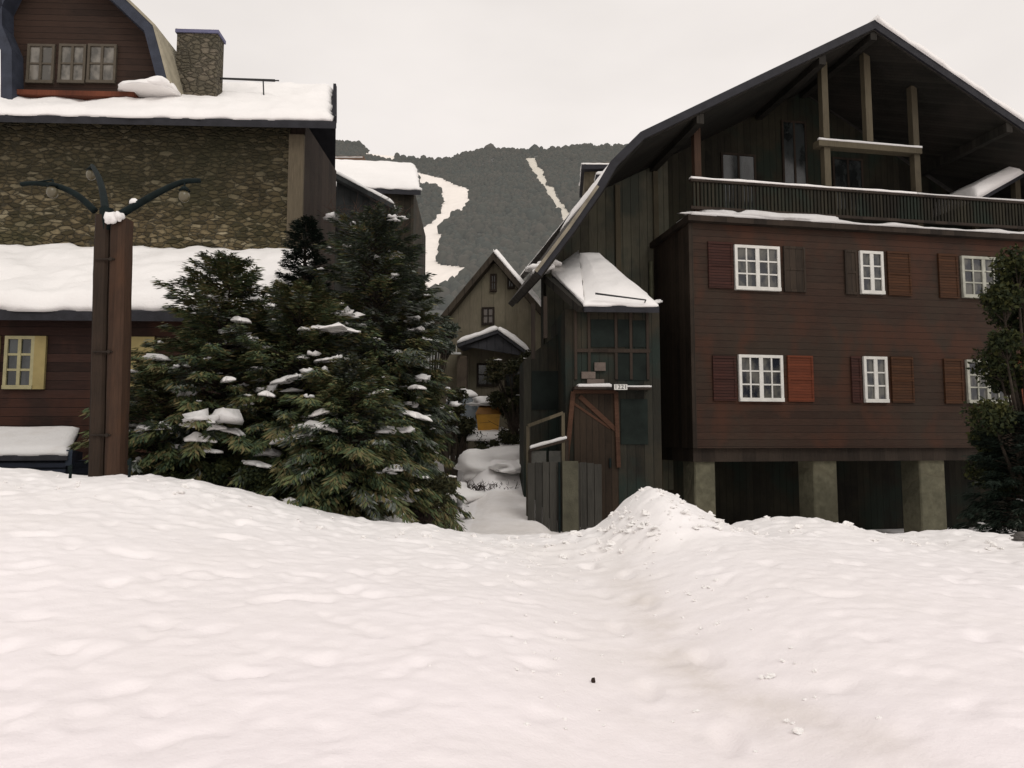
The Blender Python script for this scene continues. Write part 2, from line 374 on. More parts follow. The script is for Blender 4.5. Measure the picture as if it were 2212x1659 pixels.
# the packed line of the footpath is slightly brown
sc_n = t.n.new('ShaderNodeVertexColor'); sc_n.layer_name = 'packed'
base = t.mix(t.math('MULTIPLY', sc_n.outputs['Color'], t.ramp(t.noise(1.6, 7, rough=.7), [(.35, (.2,)*3), (.7, (.85,)*3)])), base, (.52, .46, .39))
t.out(base); t.bump(t.math('ADD', t.math('ADD', t.noise(2.6, 6), t.math('MULTIPLY', t.noise(9, 5), .5)), t.math('MULTIPLY', t.noise(55, 3), .22)), .03, .42)
g = np_mesh('snow_ground', V, Fq, t.m, smooth=True); tag(g, kind='structure')
ca = g.data.color_attributes.new('packed', 'FLOAT_COLOR', 'POINT')
edge_px = [(1330, 1215), (1450, 1380), (1600, 1460), (1750, 1520), (1900, 1590), (2000, 1680)]
ep = [on_plane(u, v, .05) for u, v in edge_px]
def packed(x, y):
    if y > 10 or y < 1: 
        if 12 < y < 17 and -.8 < x < 2: return .5
        return 0
    xc = np.interp(y, [p.y for p in ep][::-1], [p.x for p in ep][::-1]); d = (x - xc)/.2
    a = math.exp(-d*d)*(1-S(7, 9, y)); xp = float(np.interp(y, py_, px_)); d2 = (x-xp)/.45
    return min(1, .42*a + .30*math.exp(-(d2/1.7)**2))
cd = np.zeros((len(V), 4), np.float32); cd[:, 3] = 1
for i, (x, y, z) in enumerate(V):
    if -8 < x < 9 and 0 < y < 18: cd[i, :3] = packed(x, y)
ca.data.foreach_set('color', cd.ravel())

# ------------------------------------------------------------------ hills, ski runs, forest
ridge_px = [(-2500, 300), (-600, 290), (400, 300), (725, 306), (770, 309), (800, 322), (850, 327), (880, 338), (930, 343), (965, 341), (1000, 331), (1060, 321), (1130, 326), (1200, 319), (1280, 313), (1360, 313), (1700, 300), (2600, 290), (4600, 330)]
RY = 450.
rid = [(P(u, v, RY).x, P(u, v, RY).z) for u, v in ridge_px]
def hill_z(x, y):
    top = np.interp(x*RY/max(y, 60), [r[0] for r in rid], [r[1] for r in rid]) - 3
    t = (y-70)/(RY-70); p = Vector((x, y, 0))
    if t <= 1: z = 4.5 + (top-4.5)*(t*.88 + .12*t*t) if t > 0 else 4.5 + t*20
    else: z = top - (y-RY)*.25
    return z + (4*noise.noise(p*.012) + 2*noise.noise(p*.04))*min(1, max(0, t*3))*(1 if t < .85 else max(.2, (1.05-t)*4))
run1 = [(798,324),(851,325),(853,349),(903,374),(953,384),(978,396),(1016,411),(1013,451),(996,461),(968,481),(956,494),(953,516),(951,574),(1026,576),(991,600),(953,640),(928,650),(885,650),(888,509),(916,491),(941,474),(953,451),(953,416),(936,402),(908,406),(898,359),(786,336)]
run2 = [(1133,342),(1158,342),(1163,359),(1173,366),(1183,401),(1198,405),(1203,426),(1223,451),(1240,478),(1250,560),(1228,560),(1218,486),(1213,466),(1198,461),(1183,426),(1163,389),(1151,381)]
def inside(poly, x, y):
    c = False; n = len(poly); j = n-1
    for i in range(n):
        xi, yi = poly[i]; xj, yj = poly[j]
        if (yi > y) != (yj > y) and x < (xj-xi)*(y-yi)/(yj-yi)+xi: c = not c
        j = i
    return c
NU, NV = 620, 260
us = np.concatenate([np.linspace(-2600, 650, 60, endpoint=False), np.linspace(650, 1420, NU-120, endpoint=False), np.linspace(1420, 4600, 61)])
hy = np.concatenate([np.linspace(66, RY, NV), np.linspace(RY+15, RY+500, 12)])
HV = []; 
for y in hy:
    for u in us:
        x = (u-CX)/FPX*y; HV.append((x, y, hill_z(x, y)))
HV = np.array(HV); W = len(us); keep = [[], [], []]
for j in range(len(hy)-1):
    for i in range(W-1):
        a = j*W+i; k = 0
        if 640 < us[i] < 1430 and hy[j] < RY:
            c = (HV[a]+HV[a+W+1])/2; pu, pv = project(*c)
            pu += 3.5*noise.noise(Vector((c[0]*.08, c[1]*.05, 0))); pv += 2.5*noise.noise(Vector((c[0]*.08, c[1]*.05, 5)))
            if inside(run1, pu, pv): k = 1
            elif inside(run2, pu, pv): k = 2
        keep[k].append((a, a+1, a+W+1, a+W))
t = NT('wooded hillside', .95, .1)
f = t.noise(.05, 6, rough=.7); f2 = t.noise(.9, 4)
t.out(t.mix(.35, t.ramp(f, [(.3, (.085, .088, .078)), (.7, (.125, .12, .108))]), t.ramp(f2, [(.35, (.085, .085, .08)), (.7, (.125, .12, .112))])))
t.b.inputs['Emission Color'].default_value = (.62, .64, .66, 1); t.b.inputs['Emission Strength'].default_value = .06; HILL = t.m  # aerial haze put into the material: pale tone and faint emission
def sub(name, faces, m):
    F = np.array(faces); idx, inv = np.unique(F, return_inverse=True)
    o = np_mesh(name, HV[idx], inv.reshape(F.shape), m, smooth=True); tag(o, kind='structure'); return o
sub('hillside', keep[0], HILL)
SNOWR = m_snow('piste snow', (.86, .80, .74)); sub('ski_run', keep[1], SNOWR)
SNOWR2 = m_snow('thin piste snow', (.62, .58, .50)); sub('ski_run', keep[2], SNOWR2)
rng = np.random.default_rng(3)
fv = []; ff = []
for k in range(26000):
    if k < 900: y = RY - rng.random()*6; u = 500 + rng.random()*1100
    else:
        u = 560 + rng.random()*950; y = 110 + (RY-110)*rng.random()**.8
    x = (u-CX)/FPX*y; z = hill_z(x, y); pu, pv = project(x, y, z)
    if inside(run1, pu, pv) or inside(run2, pu, pv): continue
    if any(inside(rn, pu+dx, pv+dy) for rn in (run1, run2) for dx, dy in ((4, 4), (-4, 4), (0, 6)) ) and rng.random() < .5: continue
    hgt = (1.2 + 1.6*rng.random()**2)*(1 if rng.random() < .97 else 1.5)*(1.7 if k < 900 else 1); r = hgt*(.42+.3*rng.random()); b = len(fv)
    n = 6
    for lv, (rr, zz) in enumerate(((.7, -.1), (1., .35), (.65, .75))):
        for i in range(n):
            a = 2*math.pi*(i+.5*lv)/n + rng.random()*.5; q = rr*r*(.65+.6*rng.random()); fv.append((x+q*math.cos(a), y+q*math.sin(a), z+hgt*zz*(.9+.2*rng.random())))
    fv.append((x, y, z+hgt)); 
    for lv in range(2):
        for i in range(n):
            a0 = b+lv*n+i; a1 = b+lv*n+(i+1) % n; ff.append((a0, a1, a1+n)); ff.append((a0, a1+n, a0+n))
    for i in range(n): ff.append((b+2*n+i, b+2*n+(i+1) % n, b+3*n))
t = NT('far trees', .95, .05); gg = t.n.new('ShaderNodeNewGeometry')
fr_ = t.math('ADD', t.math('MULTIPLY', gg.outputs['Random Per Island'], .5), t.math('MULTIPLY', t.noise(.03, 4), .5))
t.out(t.ramp(fr_, [(.2, (.030, .034, .030)), (.5, (.040, .038, .030)), (.8, (.052, .044, .036))])); t.b.inputs['Emission Color'].default_value = (.64, .64, .60, 1); t.b.inputs['Emission Strength'].default_value = .115; FOREST = t.m  # weak emission on the trees stands in for distance haze
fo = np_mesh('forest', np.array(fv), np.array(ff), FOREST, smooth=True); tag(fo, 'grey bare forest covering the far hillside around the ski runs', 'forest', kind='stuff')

# ------------------------------------------------------------------ windows
def window(F, u0, v0, u1, v1, n, parent, cols, rows, frame=WHITE, glass=GLASS, name='window', bar=.05, post=.09, sill=None, mullion=True, label=None, snow=False):
    """white casement window; its corners are read on the facade plane"""
    s0, z1 = F.L(u0, v0, n); s1, z0 = F.L(u1, v1, n)
    wdt = s1-s0; mb = MB(); fr = .07; d0, d1 = n-.05, n+.06
    mb.box(s0, s1, d0, d1, z1-fr, z1); mb.box(s0, s1, d0-.02, d1, z0, z0+fr*1.25)
    mb.box(s0, s0+fr, d0, d1, z0+fr*1.25, z1-fr); mb.box(s1-fr, s1, d0, d1, z0+fr*1.25, z1-fr)
    a0, a1, b0, b1 = s0+fr, s1-fr, z0+fr*1.25, z1-fr
    groups = 2 if mullion else 1; mid = (a0+a1)/2
    if mullion: mb.box(mid-post/2, mid+post/2, d0+.005, d1, b0, b1)
    per = cols//groups
    for gidx in range(groups):
        g0 = a0 if gidx == 0 else mid+post/2; g1 = (mid-post/2 if mullion else a1) if gidx == 0 else a1
        for k in range(1, per): x = g0+(g1-g0)*k/per; mb.box(x-bar/2, x+bar/2, d0+.012, d1-.02, b0, b1)
        for k in range(1, rows): z = b0+(b1-b0)*k/rows; mb.box(g0, g1, d0+.014, d1-.02, z-bar/2, z+bar/2)
    w_ = mb.build(name, frame, parent)
    if label: w_['label'] = label
    gl = MB(); gl.box(s0+.02, s1-.02, n-.012, n+.012, z0+.02, z1-.02); gl.build('pane', glass, w_)
    if snow:
        sb = MB(); sb.slab((s0-.02, d0-.08, z0+.03), (s1+.02, d0-.08, z0+.03), (s1+.02, d0, z0+.03), (s0-.02, d0, z0+.03), .04, 14, 4, .04); sb.build('snow', SNOW, w_, True)
    return s0, s1, z0, z1
def shutter(F, u0, u1, v0, v1, n, parent, m, label):
    s0, z1 = F.L(u0, v0, n); s1, z0 = F.L(u1, v1, n); mb = MB()
    mb.box(s0, s1, n-.035, n+.005, z0, z1)
    for a, b in ((s0, s0+.05), (s1-.05, s1)): mb.box(a, b, n-.05, n-.035, z0, z1)
    for zz in (z0, z1-.06, (z0+z1)/2-.03): mb.box(s0+.05, s1-.05, n-.048, n-.035, zz, zz+.06)
    o = mb.build('shutter', m, parent); o['label'] = label; return o

# ------------------------------------------------------------------ right building
F = Frame(1500, 16.5, 10, -.95)
B = fthing('timber_building', F, 'large dark timber house with steep gable roof, red boarded block and white windows', 'house')
lp = lambda u, v, n=0: F.L(u, v, n)
sR = 13.5                                           # right end of the block
zr0 = lp(1600, 968)[1]; zr1 = lp(1507, 482)[1]
mb = MB(); mb.box(0, sR, 0, 2.4, zr0, zr1); mb.build('red_block', RED, B)
mb = MB(); mb.box(-.012, .0, -.0, 2.4, zr0, zr1-.02); mb.box(-.05, .06, -.03, .05, zr0, zr1-.02); mb.build('block_side', REDD, B)
zp = lp(1520, 998)[1]
mb = MB(); mb.box(.02, sR, .12, .55, zp, zr0-.003); mb.box(.02, .35, .55, 2.4, zp, zr0-.003); mb.build('beam', POSTD, B)
for (a, b) in ((1500, 1545), (1757, 1808), (1986, 2041)):   # pillars of the arcade
    s0 = lp(a, 1000, .2)[0]; s1 = lp(b, 1000, .2)[0]; mb = MB(); k = .03
    poly = [(s0+k, .2), (s1-k, .2), (s1, .2+k), (s1, .85), (s0, .85), (s0, .2+k)]; n_ = 6
    mb.add([(x, y, -.3) for x, y in poly] + [(x, y, zp-.002) for x, y in poly], [tuple(range(5, -1, -1)), tuple(range(6, 12))] + [(i, (i+1) % 6, (i+1) % 6+6, i+6) for i in range(6)])
    mb.build('pillar', PILLAR, B)
# recessed ground floor wall
nb = 2.6
mb = MB(); mb.box(-1.6, sR, nb, nb+.25, -.3, zr0+.3); gw = mb.build('ground_floor_wall', CONC, B)
mb = MB()
for a in (1600, 1700, 1850, 1940): s = lp(a, 1050, nb)[0]; mb = MB(); mb.box(s-.06, s+.06, nb-.06, nb, -.2, zr0); mb.build('wall_post', POSTD, B)
for a, b in ((1610, 1690), (1865, 1935)): s0 = lp(a, 1050, nb)[0]; s1 = lp(b, 1050, nb)[0]; mb = MB(); mb.box(s0, s1, nb-.04, nb, 0, zr0-.55); mb.build('garage_door', GABLE, B)
window(F, 1550, 1008, 1572, 1060, nb-.01, B, 2, 2, WHITED, GLASSD, bar=.03, post=.04, label='small dim window under the arcade')
# windows and shutters of the red block
W1 = ((1585, 529, 1685, 630), (1855, 542, 1909, 637), (2074, 553, 2172, 647)); W2 = ((1594, 766, 1692, 868), (1863, 770, 1918, 870), (2085, 777, 2180, 872))
for row, ws in ((0, W1), (1, W2)):
    for k, (u0, v0, u1, v1) in enumerate(ws):
        window(F, u0, v0, u1, v1, -.02, B, 2 if k == 1 else 4, 3, WHITE if k < 2 else WHITED, GLASS, bar=.035, post=.10)
for a in ((1528, 1583, 522, 624, SHDARK, 'faded red shutter beside the upper large window'), (1690, 1740, 532, 632, REDD, 'dark brown shutter'), (1822, 1852, 540, 637, REDD, 'dark brown shutter'), (1914, 1968, 543, 640, SHBROWN, 'brown shutter right of the upper narrow window'), (2024, 2070, 548, 645, SHBROWN, 'brown shutter'),
          (1538, 1590, 768, 866, SHDARK, 'dark louvred shutter left of the lower large window'), (1699, 1757, 768, 868, SHRED, 'bright brick red shutter'), (1836, 1861, 770, 870, SHDARK, 'dark red shutter'), (1922, 1974, 770, 870, SHBROWN, 'brown shutter right of the lower narrow window'), (2036, 2081, 775, 872, SHBROWN, 'brown shutter'), (2184, 2250, 778, 874, SHRED, 'red shutter by the leafy tree')):
    shutter(F, a[0], a[1], a[2], a[3], -.003, B, a[4], a[5])
# deck on the block, snow and rail
mb = MB(); mb.box(-.12, sR, -.18, 2.4, zr1+.003, zr1+.15); mb.build('balcony_deck', POSTD, B)
mb = MB(); mb.slab((-.05, -.19, zr1+.15), (sR, -.19, zr1+.15), (sR, 1.9, zr1+.15), (-.05, 1.9, zr1+.15), .11, 130, 10, .1, .9, 3, .02)
mb.blob((2.6, -.1, zr1+.2), 1.5, .12, .14, 3, .5, 30, 8); mb.blob((.8, -.05, zr1+.2), .9, .1, .12, 5, .6, 20, 8); mb.build('deck_snow', SNOWG, B, True)
zt = lp(1510, 386, -.05)[1]; zt2 = zt-.05; zb_ = lp(1510, 449, -.05)[1]
mb = MB(); mb.box(0, sR, -.11, .0, zt-.09, zt-.02); mb.box(0, sR, -.085, -.025, zb_-.04, zb_+.03)
mb.build('balcony_rail', POSTD, B)
mb = MB(); s = .07
while s < sR: mb.box(s, s+.055, -.075, -.035, zb_+.03, zt-.09); s += .098
mb.build('baluster_panel', GABLE, B)
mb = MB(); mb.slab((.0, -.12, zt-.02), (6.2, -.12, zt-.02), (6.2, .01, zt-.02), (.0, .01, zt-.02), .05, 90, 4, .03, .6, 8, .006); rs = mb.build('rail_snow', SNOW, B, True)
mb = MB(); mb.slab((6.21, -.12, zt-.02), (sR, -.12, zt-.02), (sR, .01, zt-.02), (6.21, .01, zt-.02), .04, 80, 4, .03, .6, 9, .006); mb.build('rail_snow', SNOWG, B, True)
# gable roof: rake line read in the plane n = -.45
nf = -.75
rl = [(1890, 46), (1640, 165), (1385, 287), (1322, 349), (1291, 402), (1230, 490), (1157, 587)]
left = [lp(u, v, nf) for u, v in rl]; apex = left[0]
rs_, rz_ = lp(2212, 266, nf); k = (rz_-apex[1])/(rs_-apex[0]); re = 15.6; right = (re, apex[1] + k*(re-apex[0]))
NB = 11.
def off(pl, d):
    out = []
    for i, p in enumerate(pl):
        a = pl[max(0, i-1)]; b = pl[min(len(pl)-1, i+1)]; dx, dz = b[0]-a[0], b[1]-a[1]; L = math.hypot(dx, dz); nx, nz = dz/L, -dx/L
        if nz < 0: nx, nz = -nx, -nz
        out.append((p[0]-nx*d*0 + nx*d, p[1]+nz*d))
    return out
full = list(reversed(left)) + [right]
low = off(full, -.16); low[len(left)-1] = (apex[0], apex[1]-.19)
def strip(mb, top, bot, y0, y1, mi=0):
    for i in range(len(top)-1):
        mb.prism([top[i], top[i+1], bot[i+1], bot[i]], y0, min(y1, 2.9) if i < 3 and y1 > 5 else y1, mi)
mb = MB(); strip(mb, full, low, nf+.06, NB); 
for n_ in np.arange(0.1, 1.8, .85):                   # purlin ends under the overhang
    pass
roof = mb.build('roof', ROOFW, B)
mb = MB(); l2 = off(full, -.15); l2[len(left)-1] = (apex[0], apex[1]-.18); t2 = off(full, .03); t2[len(left)-1] = (apex[0], apex[1]+.04)
strip(mb, t2, l2, nf, nf+.055); mb.build('fascia', ROOFD, roof)
# tan dusted edge on the steep lower part
mb = MB(); lo = full[:3]; strip(mb, off(lo, .04), off(lo, -.035), nf-.03, nf-.003); mb.build('edge_board', TRIM, roof)
mb = MB(); a, b = full[len(left)-1], full[len(left)]
mb.slab((a[0]+.02, nf-.04, a[1]+.03), (b[0], nf-.04, b[1]+.04), (b[0], NB, b[1]+.04), (a[0]+.02, NB, a[1]+.03), .27, 60, 30, .14, .3, 4, .03); mb.build('roof_snow', SNOW, roof, True)
mb = MB()
for i in range(2, len(left)-1):
    a, b = full[i], full[i+1]; nb_ = 2.8 if i < 3 else NB; mb.slab((a[0], nf+.25, a[1]+.01), (b[0], nf+.25, b[1]+.01), (b[0], nb_, b[1]+.01), (a[0], nb_, a[1]+.01), .05, 30, 20, .1, .6, 12+i, .02)
mb.build('roof_snow', SNOW, roof, True)
# soffit boards and purlins
mb = MB(); s3 = off(full, -.19); s4 = off(full, -.165); s3[len(left)-1] = (apex[0], apex[1]-.23); s4[len(left)-1] = (apex[0], apex[1]-.20)
strip(mb, s4, s3, nf+.07, 2.35); 
for i, fr_ in ((len(left)-1, 0.), (len(left)-2, .55), (len(left)-3, .5), (len(left)-1, -.35), (len(left)-1, -.75)):
    if fr_ <= 0: p = (apex[0]+(right[0]-apex[0])*-fr_, apex[1]+(right[1]-apex[1])*-fr_)
    else: a, b = full[i], full[i+1]; p = (a[0]+(b[0]-a[0])*fr_, a[1]+(b[1]-a[1])*fr_)
    mb.box(p[0]-.09, p[0]+.09, nf+.07, 2.35, p[1]-.44, p[1]-.2)
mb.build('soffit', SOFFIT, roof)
# rear gable wall
gn = 2.4
wall = [(x, z-.05) for x, z in low]
wp = [(max(p[0], 0) if False else p[0], p[1]) for p in wall]
base_z = -.3
poly = [(wp[0][0]+.75, base_z)] + [(wp[0][0]+.75, wp[0][1]+.95)] + wp[1:] 
poly = poly[:-1] + [(13.2, apex[1]+k*(13.2-apex[0])-.4), (13.2, base_z)]
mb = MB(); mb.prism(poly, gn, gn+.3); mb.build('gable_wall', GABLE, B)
# weathered boarding left of the red block
mb = MB(); s0 = wp[0][0]+.8; pts = [(s0, 4.5), (s0+.02, wp[0][1]+.95)] + [p for p in wp[1:] if p[0] < -.2]
xe = .45; ze = np.interp(xe, [p[0] for p in wp], [p[1] for p in wp])
mb.prism([(s0, 1.2), (s0, wp[0][1]+.9)] + [(p[0], p[1]-.02) for p in wp[1:] if s0+.1 < p[0] < xe] + [(xe, ze-.05), (xe, 1.2)], gn-.06, gn-.003)
mb.build('weathered_boarding', OLIVE, B)
for u in (1335, 1418): s = lp(u, 600, gn-.06)[0]; ztop = float(np.interp(s, [p[0] for p in wp], [p[1] for p in wp])); mb = MB(); mb.box(s-.07, s+.07, gn-.13, gn-.063, 1.2, ztop-.1); mb.build('cover_board', POSTW, B)
# loft doors/windows in the gable
for (u0, v0, u1, v1, lab) in ((1800, 340, 1862, 455, 'dark glazed balcony door'), (1560, 330, 1630, 455, 'dark balcony door'), (1690, 260, 1740, 400, 'narrow dark loft window')):
    a, z1_ = lp(u0, v0, gn); b, z0_ = lp(u1, v1, gn); mb = MB(); z0_ = max(z0_, zr1+.2)
    for q in ((a-.06, a, z0_, z1_), (b, b+.06, z0_, z1_), (a, b, z1_-.06, z1_), ((a+b)/2-.03, (a+b)/2+.03, z0_, z1_-.06)): mb.box(q[0], q[1], gn-.05, gn-.002, q[2], q[3])
    d = mb.build('balcony_door', POSTD, B); d['label'] = lab
    mb = MB(); mb.box(a, b, gn-.03, gn-.004, z0_, z1_-.07); mb.build('pane', GLASSD, d)
# posts carrying the roof at the balcony edge
for k_, (u, v0, v1, wd) in enumerate(((1507, 285, 482, .17), (1782, 160, 474, .17), (1975, 178, 474, .17))):
    s, z1_ = lp(u, v0, -.02); z0_ = zr1+.16; zt_ = float(np.interp(s, [p[0] for p in low], [p[1] for p in low]))
    mb = MB(); mb.box(s-wd/2, s+wd/2, -.0, .17, z0_, zt_-.03)
    o = mb.build('post', POSTW if k_ else POSTR, B)
s, z0_ = lp(1880, 305, 0); zt_ = apex[1]-.3
mb = MB(); mb.box(s-.09, s+.09, .0, .16, z0_, zt_); mb.build('king_post', POSTW, B)
a, za = lp(1768, 303, -.04); b, zb2 = lp(1990, 310, -.04); zz = (za)
mb = MB(); mb.box(a, b, -.06, .19, zz-.14, zz+.02); cb = mb.build('cross_beam', POSTW, B)
mb = MB(); mb.slab((a, -.07, zz+.02), (b, -.07, zz+.02), (b, .0, zz+.02), (a, .0, zz+.02), .05, 30, 3, .03, .4, 2, .004); mb.build('snow', SNOWG, cb, True)
# small canopy at the far end of the balcony
A_ = F.V(2108, 432, .35); B_ = F.V(2206, 376, .35); B2 = A_ + (B_-A_)*2.6
mb = MB(); dz = Vector((0, 0, -.12)); dn = Vector((0, 1.6, 0))
mb.hexa([A_+dz, B2+dz, B2+dz+dn, A_+dz+dn], [A_, B2, B2+dn, A_+dn]); cn = mb.build('side_canopy', ROOFD, B)
mb = MB(); mb.slab(A_+Vector((0, -.02, 0)), B2+Vector((0, -.02, 0)), B2+dn, A_+dn, .40, 60, 14, .1, .12, 6, .01); mb.build('snow', SNOW, cn, True)
mb = MB(); mb.beam(A_+Vector((.15, .2, -.12)), (A_.x+.15, .55, zr1+.2), .12, .12); mb.build('canopy_post', POSTW, cn); mb = MB(); mb.beam((B_.x+.0, .55, B_.z), (B_.x+.0, .55, zr1+.2), .16, .16); mb.build('canopy_post', POSTW, cn)
# downpipe
s, z1_ = lp(1409, 640, 2.2); mb = MB(); mb.tube((s, 2.25, 7.4), (s, 2.25, -.2), .06, .06, 10); mb.box(s-.09, s+.09, 2.15, 2.3, lp(1409, 812, 2.2)[1], lp(1409, 780, 2.2)[1]); mb.build('downpipe', PIPE, B)

# ------------------------------------------------------------------ entrance wing with the snowy roof
G = Frame(1140, 15.3, 4, -.35)
E = fthing('entrance_wing', G, 'low timber entrance wing with a thick snow covered roof beside the red block', 'house')
g = lambda u, v, n=0: G.L(u, v, n)
sE = g(1428, 900)[0]; zc = g(1300, 668)[1]
sA = g(1222, 900)[0]
mb = MB(); mb.box(sA, sE, 0, 2.5, -.1, zc); mb.prism([(.02, -.1), (.02, g(1150, 778, 1.2)[1]), (sA-.003, g(1225, 722, 1.2)[1]), (sA-.003, -.1)], 1.2, 2.5); mb.build('wall', ANNEX, E)
# roof surface: eave in front, steep slope behind
e0 = G.V(1262, 660, -.35); e1 = G.V(1424, 662, -.35); tL = G.V(1250, 552, 1.9); tR = G.V(1293, 553, 1.9); lc = G.V(1192, 592, .7); r2 = G.V(1432, 652, 1.2)
mb = MB(); dzz = Vector((0, 0, -.14))
def slabpoly(mb, pts, d): n = len(pts); mb.add(pts + [p+d for p in pts], [tuple(range(n)), tuple(range(2*n-1, n-1, -1))] + [(i, i+n, (i+1) % n+n, (i+1) % n) for i in range(n)])
slabpoly(mb, [e0, e1, tR, tL], dzz); slabpoly(mb, [e0, tL, lc], dzz); rf = mb.build('roof', ROOFD, E)
mb = MB(); mb.slab(e0, e1, tR, tL, .19, 50, 34, .45, .35, 2, .04); mb.slab(e0, e0.lerp(lc, .0001), lc, tL, .14, 14, 10, .15, .3, 3, .01)
slabpoly(mb, [e0+Vector((0,0,.10)), tL+Vector((0,0,.14)), lc+Vector((0,0,.10))], Vector((0,0,-.1)))
mb.slab(e1+Vector((-.4, .1, 0)), r2+Vector((.0, 0, 0)), r2+Vector((0, .8, .1)), e1+Vector((-.4, .9, .1)), .07, 16, 8, .1, .8, 5, .04)
mb.build('roof_snow', SNOW, rf, True)
mb = MB(); a = G.V(1286, 634, -.45); b = G.V(1395, 648, -.45); mb.tube(a, b, .022, .016, 8); mb.tube(b, b+Vector((.05, .5, -.1)), .015, .015, 6); mb.build('snow_guard_rod', BLACK, rf)
# open gable at the left end: thick rake beam, posts
a = G.V(1190, 600, .3); b = G.V(1124, 668, .3); mb = MB(); mb.beam(a+Vector((0, .25, .0)), G.V(1258, 668, -.3), .3, .14)
mb.build('rake_beam', SOFFIT, E)
mb = MB(); a = G.V(1150, 592, .9); b = G.V(1195, 578, .9); mb.beam(a, b, .5, .1); mb.blob(a.lerp(b, .3)+Vector((0, 0, .05)), .32, .3, .12, 2); mb.blob(a.lerp(b, .85)+Vector((0, 0, .1)), .3, .3, .12, 4); mb.build('valley_snow', SNOW, E, True)
for u, v0, v1 in ((1152, 655, 775), (1178, 640, 730), (1236, 670, 990)):
    a, z1_ = g(u, v0, .3); _, z0_ = g(u, v1, .3); mb = MB(); mb.box(a-.045, a+.045, .3, .40, z0_, z1_); mb.build('post', POSTD, E)
mb = MB(); a, z1_ = g(1240, 672, -.02); 
for u in (1243, 1272, 1330, 1362, 1398): s, _ = g(u, 700, -.02); mb = MB(); mb.box(s-.03, s+.03, -.045, -.003, g(u, 820)[1], zc-.03); mb.build('cover_board', POSTD, E)
s0, z0_ = g(1245, 757, -.02); s1, _ = g(1404, 757, -.02); mb = MB(); mb.box(s0, s1, -.05, -.003, z0_-.04, z0_+.04); mb.build('cover_board', POSTD, E)
# glazed panels
for u0, v0, u1, v1 in ((1276, 690, 1328, 750), (1334, 690, 1360, 750), (1366, 692, 1395, 750), (1330, 762, 1402, 822), (1340, 862, 1400, 960), (1160, 790, 1222, 880)):
    a, z1_ = g(u0, v0, -.01); b, z0_ = g(u1, v1, -.01)
    nn = -.02 if u0 > 1200 else 1.17
    mb = MB(); mb.box(a, b, nn, nn+.015, z0_, z1_); mb.build('window_panel', GREENG, E)
# entrance: tapered frame, crossed braces, dark door, ledge with snow
mb = MB(); a, z1_ = g(1238, 846, -.06); b, z0_ = g(1222, 1010, -.06); mb.beam((a, -.06, z1_), (b, -.06, z0_), .10, .09)
a2, _ = g(1330, 846, -.06); b2, _ = g(1336, 1010, -.06); mb.beam((a2, -.06, z1_), (b2, -.06, z0_), .09, .08); mb.beam((a, -.061, z1_), (a2, -.061, z1_), .08, .08)
p1 = G.V(1252, 856, -.04); p2 = G.V(1332, 930, -.04); mb.beam(p1, p2, .05, .10); p1 = G.V(1240, 872, -.03); p2 = G.V(1318, 925, -.03); mb.beam(p1, p2, .03, .05)
mb.build('door_frame', m_boards('orange brown timber', (.050, .024, .014), .4, 'z', .3, 0), E)
mb = MB(); a, z1_ = g(1240, 850, -.02); b, _ = g(1334, 850, -.02); mb.box(a, b, -.03, -.004, -.05, z1_); dr = mb.build('door', m_boards('door boards', (.024, .016, .010), .14, 'x', .4), E)
mb = MB(); s, z = g(1318, 1000, -.05); mb.box(s-.02, s+.02, -.075, -.03, z-.1, z+.1); mb.build('handle', METAL, dr)
a, z1_ = g(1248, 832, -.25); b, _ = g(1320, 832, -.25); c, _ = g(1406, 832, -.25)
mb = MB(); mb.box(a-.08, c, -.30, -.003, z1_-.09, z1_-.03); lg = mb.build('door_ledge', POSTD, E)
mb = MB(); mb.slab((a, -.31, z1_-.03), (b, -.31, z1_-.03), (b, -.01, z1_-.03), (a, -.01, z1_-.03), .07, 24, 5, .04, .3, 4, .005); mb.slab((b+.12, -.31, z1_-.03), (c, -.31, z1_-.03), (c, -.01, z1_-.03), (b+.12, -.01, z1_-.03), .03, 24, 5, .03, .7, 5, .005); mb.build('snow', SNOWG, lg, True)
PLQ = m_plain('dusty pink stone', (.12, .095, .08), .8, .25, 6)
for u0, v0, u1, v1 in ((1284, 783, 1308, 801), (1256, 803, 1286, 818), (1268, 819, 1305, 830)):
    s0, z1_ = g(u0, v0, -.05); s1, z0_ = g(u1, v1, -.05); mb = MB(); mb.box(s0, s1, -.07, -.003, z0_, z1_); mb.build('plaque', PLQ, E)
# number plate
SG = G.V(1341, 836, -.36)
sg = empty('house_number_sign', (G.o + G.es*SG.x + G.en*SG.y + Vector((0, 0, SG.z))), G.a, 'small white number sign with dark digits hanging over the entrance', 'sign')
mb = MB(); mb.box(-.145, .145, 0, .02, -.06, .06); mb.build('board', WHITE, sg)
fc = bpy.data.curves.new('digits', 'FONT'); fc.body = '1221'; fc.size = .13; fc.align_x = 'CENTER'; fc.align_y = 'CENTER'; fc.extrude = .002; fc.space_character = 1.1
to = bpy.data.objects.new('digits_curve', fc); col.objects.link(to); dg = bpy.context.evaluated_depsgraph_get(); me = bpy.data.meshes.new_from_object(to.evaluated_get(dg)); bpy.data.objects.remove(to)
tx = bpy.data.objects.new('digits', me); col.objects.link(tx); tx.parent = sg; tx.rotation_euler = (R(90), 0, 0); tx.location = (0, -.004, 0); me.materials.clear(); me.materials.append(BLACK)
mb = MB(); mb.tube((-.1, .01, .06), (-.1, .01, .10), .008, .008, 6); mb.build('hook', BLACK, sg); mb = MB(); mb.tube((.1, .01, .06), (.1, .01, .10), .008, .008, 6); mb.build('hook', BLACK, sg)

